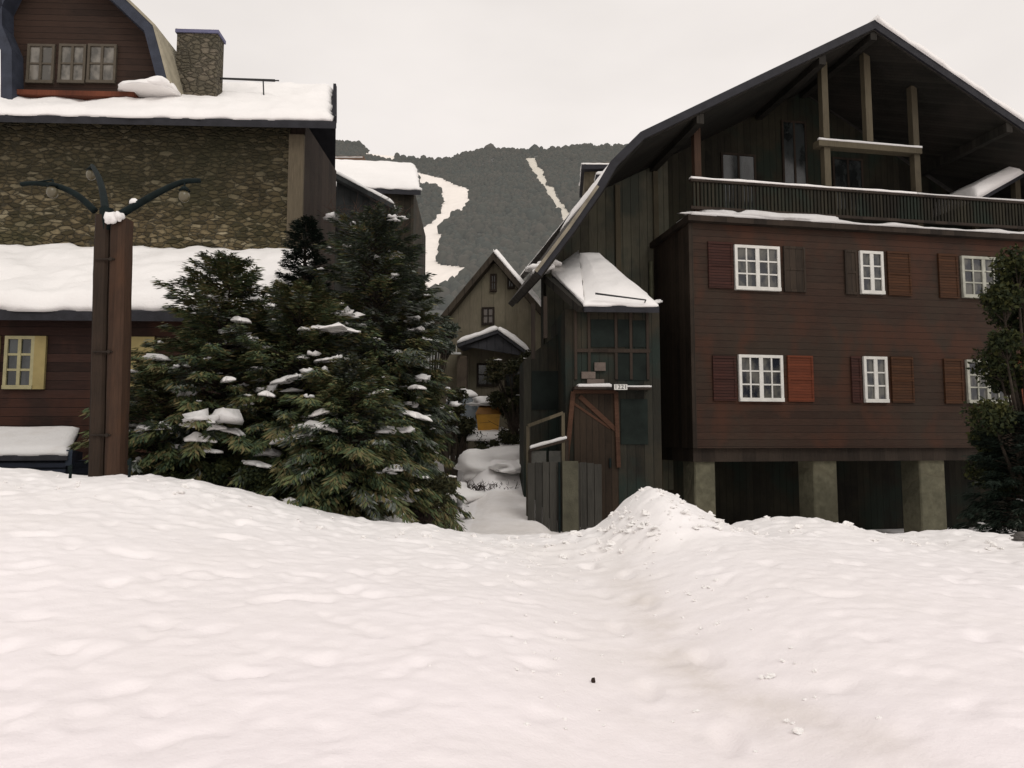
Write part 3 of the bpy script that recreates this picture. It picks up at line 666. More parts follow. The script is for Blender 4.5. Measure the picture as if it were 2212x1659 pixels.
# plank fence in front of the wing
H = Frame(1140, 14.6, 6, -.45)
hf = fthing('plank_fence', H, 'dark upright plank fence with a pale post in front of the timber entrance', 'fence')
hh = lambda u, v, n=0: H.L(u, v, n)
zt_ = hh(1200, 998)[1]; sF = hh(1300, 1050)[0]; mb = MB(); s = 0; i = 0
while s < sF:
    wd = .15 + .03*random.random(); mb.box(s, min(s+wd-.012, sF), random.random()*.02, .05, 0, zt_ - .03*random.random() - max(0, s-1.1)*.1); s += wd
mb.box(0, sF, .05, .09, zt_-.25, zt_-.17); mb.build('planks', m_boards('fence planks', (.034, .032, .027), .165, 'x', .5, 0, c2=(.055, .052, .044)), hf)
mb = MB(); a = hh(1213, 1050)[0]; b = hh(1247, 1050)[0]; mb.box(a, b, -.12, -.01, 0, zt_+.02); mb.build('post', m_plain('pale olive timber', (.07, .066, .045), .85, .3, 3), hf)
mb = MB(); a = hh(1207, 1050)[0]; mb.tube((a, -.08, -.2), (a, -.08, zt_), .022, .022, 8); mb.build('pipe', METAL, hf)
for k_, (u0, v0, u1, v1, r, sn) in enumerate(((1144, 972, 1224, 950, .035, .06), (1140, 920, 1216, 892, .045, .0))):
    a = H.V(u0, v0, .5); b = H.V(u1, v1, .5); mb = MB(); mb.beam(a, b, .09, .07); mb.beam(a, Vector((a.x, a.y, -.2)), .07, .07); mb.beam(b, Vector((b.x, b.y, -.2)), .07, .07)
    hr = fthing('handrail', H, ('snow dusted handrail rising behind the plank fence, the lower one', 'bare grey handrail sloping above the snow dusted one')[k_], 'handrail'); mb.build('rail', POSTW if k_ else POSTD, hr)
    if sn: 
        mb = MB(); d = Vector((0, .1, 0)); mb.slab(a-d*.5+Vector((0,0,.035)), b-d*.5+Vector((0,0,.035)), b+d*.5+Vector((0,0,.035)), a+d*.5+Vector((0,0,.035)), .05, 24, 4, .04, .6, 4, .004); mb.build('snow', SNOWG, hr, True)
        for u0_, u1_ in ((1145, 1180), (1186, 1222)): s0, z1_ = hh(u0_, 974, .52); s1, z0_ = hh(u1_, 1000, .52); mb = MB(); mb.box(s0, s1, .52, .55, z0_, z1_); mb.build('infill_panel', CONC, hr)

# ------------------------------------------------------------------ stone house behind
D = Frame(1065, 26, -6, 1.0)
dh = fthing('gabled_house', D, 'pale beige gabled house at the end of the snowy lane', 'house')
d = lambda u, v, n=0: D.L(u, v, n)
ap = d(1066, 545, -.4); lb = d(925, 715, -.4); rb_ = (ap[0]*2-lb[0], lb[1])
mb = MB(); mb.prism([(lb[0]+.35, -.5), (lb[0]+.35, lb[1]+.2), (ap[0], ap[1]-.25), (rb_[0]-.35, rb_[1]+.2), (rb_[0]-.35, -.5)], 0, 8); mb.build('wall', STONE2, dh)
mb = MB(); tk = .3
mb.prism([lb, ap, (ap[0], ap[1]-tk), (lb[0], lb[1]-tk)], -.45, 8.4); mb.prism([ap, rb_, (rb_[0], rb_[1]-tk), (ap[0], ap[1]-tk)], -.45, 8.4); rf = mb.build('roof', m_boards('brown rake', (.045, .036, .026), .3, 'x', .3), dh)
mb = MB(); a = Vector((ap[0], -.47, ap[1]+.01)); b = Vector((rb_[0], -.47, rb_[1]+.01)); q = Vector((0, 8.8, 0)); mb.slab(b, b+q, a+q, a, .3, 40, 24, .25, .3, 3, .05); mb.build('roof_snow', SNOW, rf, True)
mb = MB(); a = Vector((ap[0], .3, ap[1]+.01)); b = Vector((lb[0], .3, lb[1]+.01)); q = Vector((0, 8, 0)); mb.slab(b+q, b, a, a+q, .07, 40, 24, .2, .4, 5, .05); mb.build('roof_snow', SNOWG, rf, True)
for u0, v0, u1, v1, m_ in ((1059, 592, 1073, 630, GLASSD), (1096, 583, 1111, 624, GLASSD), (1041, 664, 1068, 702, m_glass('brownish glass', (.05, .035, .022), (.07, .05, .035))), (1030, 785, 1075, 835, GLASSD), (1090, 785, 1128, 840, GLASSD)):
    window(D, u0, v0, u1, v1, -.02, dh, 2, 2, POSTD, m_, bar=.04, post=.05)
a, z1_ = d(1000, 770, -.9); PPM = m_plain('brown post', (.075, .058, .042), .85, .3, 3); mb = MB(); mb.box(a-.17, a+.17, -1.1, -.8, -.5, z1_); mb.build('porch_post', PPM, dh); mb = MB(); mb.box(d(1133, 770, -.9)[0]-.12, d(1133, 770, -.9)[0]+.12, -1.1, -.8, -.5, z1_); mb.build('porch_post', PPM, dh)
pl, pa_, pr = d(988, 742, -1.2), d(1075, 712, -1.2), d(1145, 762, -1.2)
mb = MB(); mb.prism([pl, pa_, (pa_[0], pa_[1]-.14), (pl[0], pl[1]-.14)], -1.25, -.01); mb.prism([pa_, pr, (pr[0], pr[1]-.14), (pa_[0], pa_[1]-.14)], -1.25, -.01)
mb.prism([(pl[0]+.3, pl[1]-.1), (pa_[0], pa_[1]-.15), (pr[0]-.2, pr[1]-.1)], -1.1, -1.0); pc = mb.build('porch_roof', m_boards('slate blue boards', (.045, .045, .05), .3, 'x', .3), dh)
mb = MB(); 
def v3(p, n): return Vector((p[0], n, p[1]))
mb.slab(v3(pl, -1.27), v3(pa_, -1.27), v3(pa_, -.05), v3(pl, -.05), .20, 24, 10, .2, .4, 2, .03); mb.slab(v3(pa_, -1.27), v3(pr, -1.27), v3(pr, -.05), v3(pa_, -.05), .20, 24, 10, .2, .4, 4, .03); mb.build('snow', SNOW, pc, True)
mb = MB(); a, z = d(988, 763, -1.3); mb.box(a-.22, a+.12, -1.34, -1.2, z-.03, z+.03); mb.tube((a-.05, -1.27, z+.03), (a-.05, -1.2, z+.3), .01, .01, 6); mb.build('lantern', m_plain('lamp tube white', (.7, .7, .68), .4, .02, 5, 0), dh)

# ------------------------------------------------------------------ chalets behind the trees
Cc = Frame(727, 34, 3, 2.0)
ch = fthing('dark_chalet', Cc, 'dark chalet with a broad snow covered roof behind the stone building corner', 'house')
c_ = lambda u, v, n=0: Cc.L(u, v, n)
s1 = c_(893, 500, .5)[0]; mb = MB(); ztop = c_(800, 403, .5)[1]; mb.box(-4, s1, .5, 9, -.5, ztop-.05); 
mb.build('wall', m_boards('dark chalet boards', (.03, .027, .02), .3, 'x', .5, c2=(.06, .045, .03)), ch)
A_ = Cc.V(640, 399, 0); B_ = Cc.V(909, 411, 0); C_ = Cc.V(897, 361, 5.5); D_ = Cc.V(640, 350, 5.5); dz = Vector((0, 0, -.25))
mb = MB(); mb.hexa([A_+dz, B_+dz, C_+dz, D_+dz], [A_, B_, C_, D_]); rf = mb.build('roof', ROOFD, ch)
mb = MB(); mb.slab(A_, B_, C_, D_, .32, 50, 20, .3, .2, 3, .06); mb.build('roof_snow', SNOW, rf, True)
a = Cc.V(722, 372, -1.5); b = Cc.V(850, 440, -1.5); q = Vector((0, 2.4, 0)); mb = MB(); mb.hexa([a+dz, b+dz, b+dz+q, a+dz+q], [a, b, b+q, a+q]); 
mb.prism([(a.x, a.z-.2), (b.x-.3, b.z-.1), (b.x-.6, -.5), (a.x, -.5)], -.9, .4); mb.build('lower_gable', m_boards('dark gable front', (.02, .022, .022), .3, 'x', .5), ch)
mb = MB(); mb.slab(a, b, b+q, a+q, .26, 30, 8, .2, .3, 5, .03); mb.build('lower_snow', SNOWG, ch, True)
a = Cc.V(700, 470, -4); b = Cc.V(795, 507, -4); q = Vector((0, 2.2, .0)); mb = MB(); mb.hexa([a+dz, b+dz, b+dz+q, a+dz+q], [a, b, b+q, a+q]); mb.box(a.x, b.x-.3, -3.8, -1.6, -.5, b.z-.2)
lp2 = fthing('side_shed', Cc, 'dark lean-to shed with a sloping snow strip behind the tall spruce', 'shed'); mb.build('body', m_boards('shed front', (.03, .03, .026), .3, 'x', .4), lp2)
mb = MB(); mb.slab(a, b, b+q, a+q, .2, 24, 8, .2, .4, 7, .03); mb.blob(b+Vector((-.1, .6, .1)), .7, .5, .25, 4); mb.build('snow', SNOW, lp2, True)

K = Frame(730, 85, 0, 28)
kh = fthing('far_cabin', K, 'small reddish brown cabin at the foot of the ski run', 'cabin')
kk = lambda u, v, n=0: K.L(u, v, n)
a, z1_ = kk(700, 337); b, z0_ = kk(794, 357); mb = MB(); mb.prism([(a, z0_-8), (a, z1_), (kk(786, 337)[0], z1_), (b, z0_), (b, z0_-8)], 0, 5); mb.build('roof', TILE, kh)
mb = MB(); mb.slab((a, -.05, z1_-.2), (kk(784, 337)[0], -.05, z1_-.2), (kk(784, 337)[0], 4, z1_), (a, 4, z1_), .25, 20, 6, .2, .6, 2, .05); mb.build('snow', SNOWG, kh, True)
Q = Frame(1290, 48, -4, 8)
qh = fthing('distant_chalet', Q, 'small distant chalet with flat snowy roofs beside the big gable eave', 'cabin')
qq = lambda u, v, n=0: Q.L(u, v, n)
a, z1_ = qq(1262, 352); b, z0_ = qq(1340, 375); mb = MB(); mb.box(a, b, 0, 5, -6, z1_); mb.build('wall', m_boards('tan far wall', (.09, .075, .05), .4, 'x', .3), qh)
a_, zz_ = qq(1256, 355, -.5); b_, _ = qq(1345, 355, -.5); mb = MB(); mb.box(a_, b_, -.5, 5.3, zz_-.35, zz_); e_ = mb.build('roof', ROOFD, qh)
mb = MB(); mb.slab((a_, -.52, zz_), (b_, -.52, zz_-.1), (b_, 5, zz_+.5), (a_, 5, zz_+.5), .3, 24, 8, .2, .2, 3, .04); mb.build('snow', SNOW, e_, True)
a_, zz_ = qq(1287, 377, -2.5); b_, _ = qq(1345, 377, -2.5); mb = MB(); mb.box(a_, b_, -2.5, -.01, zz_-.3, zz_); mb.box(a_+.3, b_, -2.3, -.02, -6, zz_-.31); e_ = mb.build('lower_roof', ROOFD, qh)
mb = MB(); mb.slab((a_, -2.52, zz_), (b_, -2.52, zz_), (b_, -.05, zz_+.4), (a_, -.05, zz_+.4), .3, 20, 6, .2, .2, 5, .03); mb.build('snow', SNOWG, e_, True)

# ------------------------------------------------------------------ left stone building
Lf = Frame(725, 18.5, 2.5, -.5)
lb_ = fthing('stone_building', Lf, 'big rubble stone building with snowy roof, arched dormer and chimney', 'house')
l = lambda u, v, n=0: Lf.L(u, v, n)
ze = l(725, 262, -.1)[1]; s655 = l(657, 400)[0]; s625 = l(624, 400)[0]
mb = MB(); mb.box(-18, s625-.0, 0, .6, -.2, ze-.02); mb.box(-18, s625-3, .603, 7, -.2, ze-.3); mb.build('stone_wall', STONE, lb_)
mb = MB(); mb.box(s625+.003, s655, -.12, .05, -.2, ze-.4); mb.build('corner_post', m_boards('pale post', (.13, .105, .07), .8, 'x', .2, 0, c2=(.09, .075, .05)), lb_)
def plan(mb, pts, z0, z1):
    n = len(pts); mb.add([(x, y, z0) for x, y in pts] + [(x, y, z1) for x, y in pts], [tuple(range(n-1, -1, -1)), tuple(range(n, 2*n))] + [(i, (i+1) % n, (i+1) % n+n, i+n) for i in range(n)])
sb3 = l(722, 600, 3.4)[0]; sb9 = l(715, 600, 7)[0]
mb = MB(); plan(mb, [(s655+.003, -.02), (sb3, 3.4), (sb9, 7), (s655-3, 7), (s655-2, .05), (s655-.05, .05)], -.2, ze-.03); mb.build('timber_wall', m_boards('dark brown timber', (.030, .021, .016), .4, 'x', .35, .03, c2=(.04, .028, .02)), lb_)
# roof
eN = -.55; rN = 4.2; e_s1 = l(727, 250, eN)[0]; ez = l(727, 262, eN)[1]; 
top = Lf.V(727, 186, rN); rz = top.z; c7 = l(726, 300, 8)[0]; dz = Vector((0, 0, -.2))
A_ = Vector((-19, eN, ez)); B_ = Vector((e_s1, eN, ez)); C_ = Vector((top.x, rN, rz-.15)); D_ = Vector((-19, rN, rz-.15))
mb = MB(); mb.hexa([A_+dz, B_+dz, C_+dz, D_+dz], [A_, B_, C_, D_]); mb.hexa([D_+dz, C_+dz, Vector((c7, 8, ez-.3)), Vector((-19, 8, ez-.3))], [D_, C_, Vector((c7, 8, ez-.1)), Vector((-19, 8, ez-.1))])
rf = mb.build('roof', ROOFD, lb_)
mb = MB(); mb.slab(A_, B_+Vector((-.14, 0, 0)), C_+Vector((-.14, 0, 0)), D_, .24, 150, 34, .22, .6, 3, .07); mb.build('roof_snow', SNOW, rf, True)
mb = MB()
for k_ in range(15):
    p = B_.lerp(C_, .04+k_*.062)+Vector((-.06, 0, .0)); mb.box(p.x-.045, p.x+.04, p.y-.03, p.y+.06, p.z-.05, p.z+.30)
mb.beam(B_+Vector((-.02, 0, .05)), C_+Vector((-.02, 0, .05)), .06, .18); mb.build('rake_guard', ROOFD, rf)
# dormer
dn0, dn1 = .35, 3.6
outer = [(26, 215), (25, 105), (4, 55), (4, -40), (110, -120), (235, -38), (298, 22), (332, 55), (347, 110), (365, 180)]
outer = [l(u, v, dn0) for u, v in outer]
inner = off(outer, -.30); 
mb = MB()
for i in range(len(outer)-1): mb.prism([outer[i], outer[i+1], inner[i+1], inner[i]], dn0, dn1)
drm = mb.build('dormer', m_plain('dormer roof edge', (.03, .035, .05), .7, .3, 3), lb_)
mb = MB(); 
o2 = off(outer, .05); o3 = off(outer, -.02)
for i in range(5, len(outer)-1): mb.prism([o2[i], o2[i+1], o3[i+1], o3[i]], dn0-.02, dn1)
mb.build('dormer_verge', m_plain('verge tan', (.30, .27, .2), .8, .2, 3), drm)
wpoly = inner[:]; zb0 = l(100, 215, .8)[1]
wpoly = [(wpoly[0][0], zb0)] + [p for p in wpoly if p[1] > zb0+.05] + [(inner[-1][0]-.02, zb0)]
mb = MB(); mb.prism(wpoly, .85, 1.0); mb.build('dormer_wall', m_boards('dormer boards', (.028, .016, .011), .18, 'z', .3, .06, c2=(.04, .022, .015)), drm)
s0, z_ = l(30, 196, .6); s1, _ = l(292, 196, .6); mb = MB(); mb.box(s0, s1, .55, .86, z_-.12, z_+.02); mb.build('dormer_sill', m_boards('red sill', (.10, .03, .015), .5, 'x', .2, 0), drm)
for u0, u1 in ((62, 116), (130, 184), (192, 250)): window(Lf, u0, 96, u1, 182, .83, drm, 2, 2, m_plain('dull frame', (.075, .062, .045), .7, .15, 4), GLASSL, 'dormer_window', bar=.05, post=.07)
s0, z_ = l(255, 100, .8); s1, _ = l(290, 100, .8)
# snow drift beside dormer
# chimney
cn0 = 1.3; s0, z1_ = l(383, 64, cn0); s1, z0_ = l(466, 200, cn0)
mb = MB(); mb.box(s0, s1, cn0, cn0+.5, z0_-.8, z1_-.1); chm = mb.build('chimney', CHIM, lb_)
mb = MB(); mb.box(s0-.04, s1+.04, cn0-.05, cn0+.55, z1_-.1, z1_-.0); mb.build('chimney_cap', m_plain('blue grey cap', (.12, .12, .2), .6, .15, 4), chm)
mb = MB(); mb.slab((s0-.03, cn0-.03, z1_), (s1+.03, cn0-.03, z1_), (s1+.03, cn0+.53, z1_), (s0-.03, cn0+.53, z1_), .06, 16, 10, .1, .3, 3, .01); mb.build('snow', SNOW, chm, True)
a = Lf.V(466, 169, cn0+.3); b = Lf.V(594, 174, cn0+.3); mb = MB(); mb.tube(a, b, .03, .04, 8); mb.tube(b, b+Vector((.12, 0, 0)), .02, .02, 6); mb.tube(a.lerp(b, .8), a.lerp(b, .8)+Vector((0, .2, -.9)), .02, .02, 6); mb.build('stay_rod', BLACK, chm)
mb = MB()
for (u, v, rx, rz2) in ((322, 200, .8, .22), (350, 196, .45, .3)): p = Lf.V(u, v, .7); mb.blob(p, rx, .6, rz2, int(u), .12, 24, 12)
mb.build('snow_drift', SNOW, rf, True)
# lower projecting storey
l2n = -2.9; 
s600 = l(600, 640, l2n-.4)[0]; zf = l(300, 668, l2n-.4)[1]; zbk = l(300, 546, 0)[1]
mb = MB(); mb.box(-18, s600-.35, l2n, -.003, -.2, zf-.1); mb.build('lower_wall', m_boards('dark reddish lower boards', (.030, .014, .010), .2, 'z', .35, .06, c2=(.02, .014, .010), patch=(.05, .020, .012)), lb_)
A_ = Vector((-18.5, l2n-.45, zf-.05)); B_ = Vector((s600, l2n-.45, zf-.05)); C_ = Vector((s600, -.13, zbk-.12)); D_ = Vector((-18.5, -.13, zbk-.12)); dz = Vector((0, 0, -.22))
mb = MB(); mb.hexa([A_+dz, B_+dz, C_+dz, D_+dz], [A_, B_, C_, D_]); rf2 = mb.build('lower_roof', ROOFD, lb_)
mb = MB(); mb.slab(A_, B_, C_, D_, .33, 160, 34, .14, .42, 9, .06); mb.build('snow', SNOW, rf2, True)
s0, s1, z0_, z1_ = window(Lf, 14, 726, 72, 841, l2n-.02, lb_, 2, 3, m_plain('cream window frame', (.30, .27, .15), .6, .15, 5, .003), GLASSD, bar=.05, post=.07, mullion=True, label='window with yellow blinds in the lower wall')
a, _ = l(-60, 780, l2n-.02); b, _ = l(100, 780, l2n-.02)
mb = MB(); mb.box(a, s0-.12, l2n-.07, l2n-.01, z0_, z1_); bl = mb.build('shutter', CREAM, lb_); bl['label'] = 'yellow cream left shutter, cut by the photo edge'; mb = MB(); mb.box(s1+.0, b, l2n-.07, l2n-.01, z0_, z1_); bl = mb.build('shutter', CREAM, lb_); bl['label'] = 'yellow cream right shutter of the lower window'
a, z1_ = l(266, 728, l2n); b, z0_ = l(330, 782, l2n); mb = MB(); mb.box(a, b, l2n-.07, l2n-.005, z0_-.7, z1_); mb.box(b, b+.05, l2n-.08, l2n-.005, z0_-.7, z1_); s2 = mb.build('shutter', CREAM, lb_); s2['label'] = 'yellow cream shutter between the lamp post and the spruce'

# small snow covered woodstore at the left edge
Wd = Frame(165, 13.2, 3, .2)
ws = fthing('wood_store', Wd, 'low dark wood store with a thick slab of snow beside the lamp post', 'shed')
A_ = Wd.V(-260, 985, 0); B_ = Wd.V(146, 983, 0); C_ = Wd.V(172, 930, 1.3); D_ = Wd.V(-260, 930, 1.3); dz = Vector((0, 0, -.1))
mb = MB(); mb.hexa([A_+dz, B_+dz, C_+dz, D_+dz], [A_, B_, C_, D_]); rfw = mb.build('roof', ROOFD, ws)
mb = MB(); mb.slab(A_, B_, C_, D_, .12, 60, 14, .1, .15, 4, .015); mb.build('snow', SNOWG, rfw, True)
mb = MB(); x0 = A_.x+.1; x1 = B_.x-.08; zt_ = A_.z-.1
mb.box(x0, x1, .1, 1.2, -.3, zt_-.01); 
for i in range(9): mb.box(x0, x1+.02, .06, .1, zt_-.12-.13*i, zt_-.03-.13*i)
mb.build('wall', m_boards('wet dark boards', (.012, .015, .024), .12, 'z', .5, .1), ws)
mb = MB(); mb.beam(B_+Vector((.0, .05, -.05)), C_+Vector((0, .05, -.6)), .1, .3); mb.build('brace', m_plain('blue black frame', (.02, .03, .05), .5), ws)

# ------------------------------------------------------------------ street lamp
lampY = 10.6; pb = P(228, 1042, lampY); gz = ground_z(pb.x, pb.y)
lamp = empty('street_lamp', (pb.x, pb.y, gz), 0, 'rustic street lamp of two thick timber posts with three curved dark arms', 'street lamp')
def rel(u, v, Y=lampY): return P(u, v, Y) - Vector((pb.x, pb.y, gz))
def post(u0t, u1t, u0b, u1b, vt, vb, Y0, dep, m):
    a0 = rel(u0t, vt, Y0); a1 = rel(u1t, vt, Y0); b0 = rel(u0b, vb, Y0); b1 = rel(u1b, vb, Y0); mb = MB(); nseg = 14; ring = []
    q = Vector((0, dep, 0)); vs = []; fs = []
    for k_ in range(nseg+1):
        t_ = k_/nseg; l0 = b0.lerp(a0, t_); r0 = b1.lerp(a1, t_); c = .035
        for p in (l0+Vector((c, 0, 0)), r0-Vector((c, 0, 0)), r0+Vector((0, c, 0)), r0+q-Vector((0, c, 0)), r0+q-Vector((c, 0, 0)), l0+q+Vector((c, 0, 0)), l0+q-Vector((0, c, 0)), l0+Vector((0, c, 0))):
            vs.append(p+Vector((noise.noise(p*2.1), noise.noise(p*2.1+Vector((4, 0, 0))), 0))*.012)
    for k_ in range(nseg):
        for i in range(8): a = k_*8+i; b = k_*8+(i+1) % 8; fs.append((a, b, b+8, a+8))
    fs += [tuple(range(7, -1, -1)), tuple(range(nseg*8, nseg*8+8))]
    mb.add(vs, fs); return mb.build('post', m, lamp)
post(202, 233, 186, 218, 462, 1075, lampY, .30, m_boards('brown post timber', (.036, .024, .016), .35, 'x', .4, 0, c2=(.045, .027, .018)))
post(236, 269, 221, 254, 468, 1075, lampY-.02, .30, POSTR)
mb = MB(); a = rel(222, 480, lampY-.06); b = rel(222, 1000, lampY+.05)
mb.beam(rel(218, 520, lampY+.12), rel(205, 1060, lampY+.12), .1, .2); 
for v in (560, 760, 940): c = rel(228-(v-450)*.024, v, lampY-.03); mb.tube(c+Vector((-.14, 0, 0)), c+Vector((.16, 0, 0)), .014, .014, 8); mb.tube(c+Vector((.11, -.012, 0)), c+Vector((.11, -.03, 0)), .03, .03, 8)
mb.build('spacer', POSTD, lamp)
mb = MB(); mb.tube(rel(232, 500, lampY+.1), rel(230, 452, lampY+.1), .1, .1, 12); mb.build('collar', METAL, lamp)
def arm(pts, r, gp):
    mb = MB(); q = [rel(u, v, Y) for u, v, Y in pts]
    fine_ = []
    for i in range(len(q)-1):
        p0 = q[max(0, i-1)]; p1 = q[i]; p2 = q[i+1]; p3 = q[min(len(q)-1, i+2)]
        for k_ in range(5):
            t_ = k_/5; fine_.append(.5*((2*p1)+(-p0+p2)*t_+(2*p0-5*p1+4*p2-p3)*t_*t_+(-p0+3*p1-3*p2+p3)*t_**3))
    fine_.append(q[-1]); n_ = len(fine_)
    mb.sweep(fine_, [r*(1-.45*i/n_) for i in range(n_)], 12); e = fine_[-1]; c = rel(*gp)
    hd = Vector((c.x, c.y, c.z+.12)); mb.tube(e, Vector((c.x, c.y, max(e.z-.02, c.z+.2))), .014, .014, 8) if (e-hd).length > .05 else None
    mb.tube(Vector((c.x, c.y, max(e.z-.02, c.z+.2))), hd, .014, .014, 8); mb.tube(hd+Vector((0, 0, .03)), hd-Vector((0, 0, .03)), .04, .09, 12)
    o = mb.build('arm', METAL, lamp, True); gm = MB(); gm.blob(c, .085, .085, .095, 1, .0, 16, 10, flat=1.); gm.build('globe', GLOBE, o, True)
    sn = MB(); p = fine_[4]; sn.blob(p+Vector((0, 0, r*.7)), .09, .06, .07, 2); 
    if pts[0][0] > 240: sn.build('snow', SNOW, o, True)
arm([(262, 462, lampY+.1), (300, 440, lampY+.08), (350, 412, lampY+.05), (395, 393, lampY+.02), (432, 390, lampY)], .062, (398, 424, lampY))
arm([(205, 456, lampY+.1), (170, 424, lampY+.08), (130, 404, lampY+.05), (80, 396, lampY+.02), (45, 398, lampY)], .056, (113, 415, lampY+.0))
arm([(228, 455, lampY+.15), (222, 415, lampY+.5), (214, 385, lampY+.9), (204, 366, lampY+1.3), (199, 358, lampY+1.6)], .06, (197, 378, lampY+1.6))
mb = MB(); mb.blob(rel(240, 472, lampY-.08), .10, .08, .10, 3, .3, 16, 8, flat=.8); mb.blob(rel(256, 468, lampY-.06), .08, .08, .08, 5, .3, 16, 8, flat=.8); mb.build('snow_cap', SNOW, lamp, True)

# stakes in the snow at the foot of the lamp
for k_, (u, v0, v1, lab) in enumerate(((277, 1020, 1062, 'thin dark stake in the snow to the right of the lamp post'), (150, 1018, 1048, 'short dark stake in the snow between the wood store and the lamp post'))):
    a = P(u, v1, 10.2); b = P(u+1, v0, 10.2); mb = MB(); o = empty('snow_stake', (a.x, a.y, ground_z(a.x, a.y)-.08), 0, lab, 'stake')
    hgt = .28 if k_ == 0 else .2; mb.tube((0, 0, -.1), (.01, 0, hgt+.08), .022, .018, 8); mb.beam((0, 0, hgt-.02), (.012, -.03, hgt+.05), .05, .04); mb.build('shaft', METAL, o)

# ------------------------------------------------------------------ vegetation
def diamonds(C, Dr, Wd_, L, Wh):
    """flat slender diamond faces: centre start C, direction Dr, width direction Wd_"""
    a = C; b = C + Dr*L[:, None]*.45 + Wd_*Wh[:, None]; c = C + Dr*L[:, None]; e = C + Dr*L[:, None]*.45 - Wd_*Wh[:, None]
    V = np.stack([a, b, c, e], 1).reshape(-1, 3); Fq = np.arange(len(V)).reshape(-1, 4); return V, Fq
def nrm(a): return a/np.maximum(1e-6, np.linalg.norm(a, axis=1))[:, None]
def conifer(label, u, Y, vtop, rad, seed, m=None, snow=.3, nbr=230, per=90, droop=.5, frost=.12, zb=None, asym=(0, 0), group=None, skirt=.04, fz=0., blunt=.58):
    per = int(per*2.5)
    rg = np.random.default_rng(seed); p = P(u, 950, Y); gz = ground_z(p.x, p.y) if zb is None else zb; Hh = P(u, vtop, Y).z - gz
    o = empty('spruce_tree', (p.x, p.y, gz), rg.random()*0, label, 'tree', group)
    frost = frost*1.2
    tb = MB(); tb.path([Vector((0, 0, -.2)), Vector((.03, 0, Hh*.4)), Vector((-.02, .02, Hh*.8)), Vector((0, 0, Hh))], [Hh*.022, Hh*.016, Hh*.007, .008], 10)
    Cs, Ds, Ws, Ls, Hs = [], [], [], [], []; sb = MB(); snv = []
    for k_ in range(nbr):
        t_ = skirt + (1-skirt)*(k_+rg.random())/nbr; t_ = min(.985, t_**1.0); az = k_*2.39996 + rg.normal()*.25
        ln = rad*((1-t_)**blunt)*(.42+.78*rg.random()**.8)*(1+.35*noise.noise(Vector((math.cos(az)*1.5, math.sin(az)*1.5, t_*5+seed)))) + .10; z0 = t_*Hh
        dx, dy = math.cos(az), math.sin(az); ln *= 1 + asym[0]*dx + asym[1]*max(0, -dy)
        up = .05 + .55*t_; dr = droop*(1-t_)
        s = np.sqrt(rg.random(per))*(1.0); s = .12+.9*s
        pos = np.stack([dx*ln*s, dy*ln*s, z0 + ln*(up*s - dr*s*s)], 1)
        tang = nrm(np.stack([np.full(per, dx), np.full(per, dy), up-2*dr*s], 1)); side = np.array([-dy, dx, 0])
        sg_ = np.where(rg.random(per) < .5, -1, 1)*(.15+1.1*rg.random(per)); lat = nrm(tang + side[None]*sg_[:, None] + np.stack([rg.normal(0, .12, per), rg.normal(0, .12, per), -.25-.35*rg.random(per)], 1))
        wdn = nrm(np.cross(lat, np.stack([rg.normal(0, .5, per), rg.normal(0, .5, per), np.ones(per)], 1)))
        Lg = (.08+.15*rg.random(per))*(1-.45*s*.6)*min(1.2, .55+ln*.45); spread = (side[None]*(sg_*ln*.16*(1.15-s))[:, None])
        Cs.append(pos+spread+rg.normal(0, .03, (per, 3))); Ds.append(lat); Ws.append(wdn); Ls.append(Lg); Hs.append(Lg*(.085+.06*rg.random(per)))
        if ln > .3: tb.tube((0, 0, z0), (dx*ln*.55, dy*ln*.55, z0+ln*(up*.55-dr*.3)), .016+.01*ln, .008, 5, cap=False)
        if rg.random() < snow and dy < .5:
            s_ = .45+.5*rg.random(); c = Vector((dx*ln*s_, dy*ln*s_, z0+ln*(up*s_-dr*s_*s_)+.035)); q = (.035+.15*rg.random()**3)*min(1.3, .5+ln*.5); n_ = rg.integers(1, 4)
            for e_ in range(n_): snv.append((c+Vector((rg.normal()*q, rg.normal()*q*.8, -abs(rg.normal())*.25*q + e_*.01)), q*(.6+.7*rg.random()), q*(.5+.5*rg.random()), q*(.35+.35*rg.random()), int(rg.integers(999))))
    tb.build('trunk', BARK, o, True)
    V, Fq = diamonds(np.concatenate(Cs), np.concatenate(Ds), np.concatenate(Ws), np.concatenate(Ls), np.concatenate(Hs))
    fr_mask = (rg.random(len(Fq)) < frost).astype(int)
    # dusting gathers in patches
    cc = V[Fq[:, 0]]; pt = np.array([noise.noise(Vector(c)*1.6 + Vector((seed, 0, 0))) for c in cc[::1]]) + fz*np.clip((cc[:, 2]/Hh-.45)*1.5 + cc[:, 0]*.3, -.3, 1) ; fr_mask = ((pt > .2) & (rg.random(len(Fq)) < frost*4)).astype(int)
    np_mesh('foliage', V, Fq, [m or SPRUCE, FROSTED], o, mi=fr_mask)
    if snv:
        sb = MB()
        for c, a, b, c2, sd in snv: sb.blob(c, a, b, c2, sd % 37, .75, 9, 5)
        tag(sb.build('branch_snow', SNOWG, o, True), kind='stuff')
    TREES.append((o, rad, Hh)); return o
TREES = []
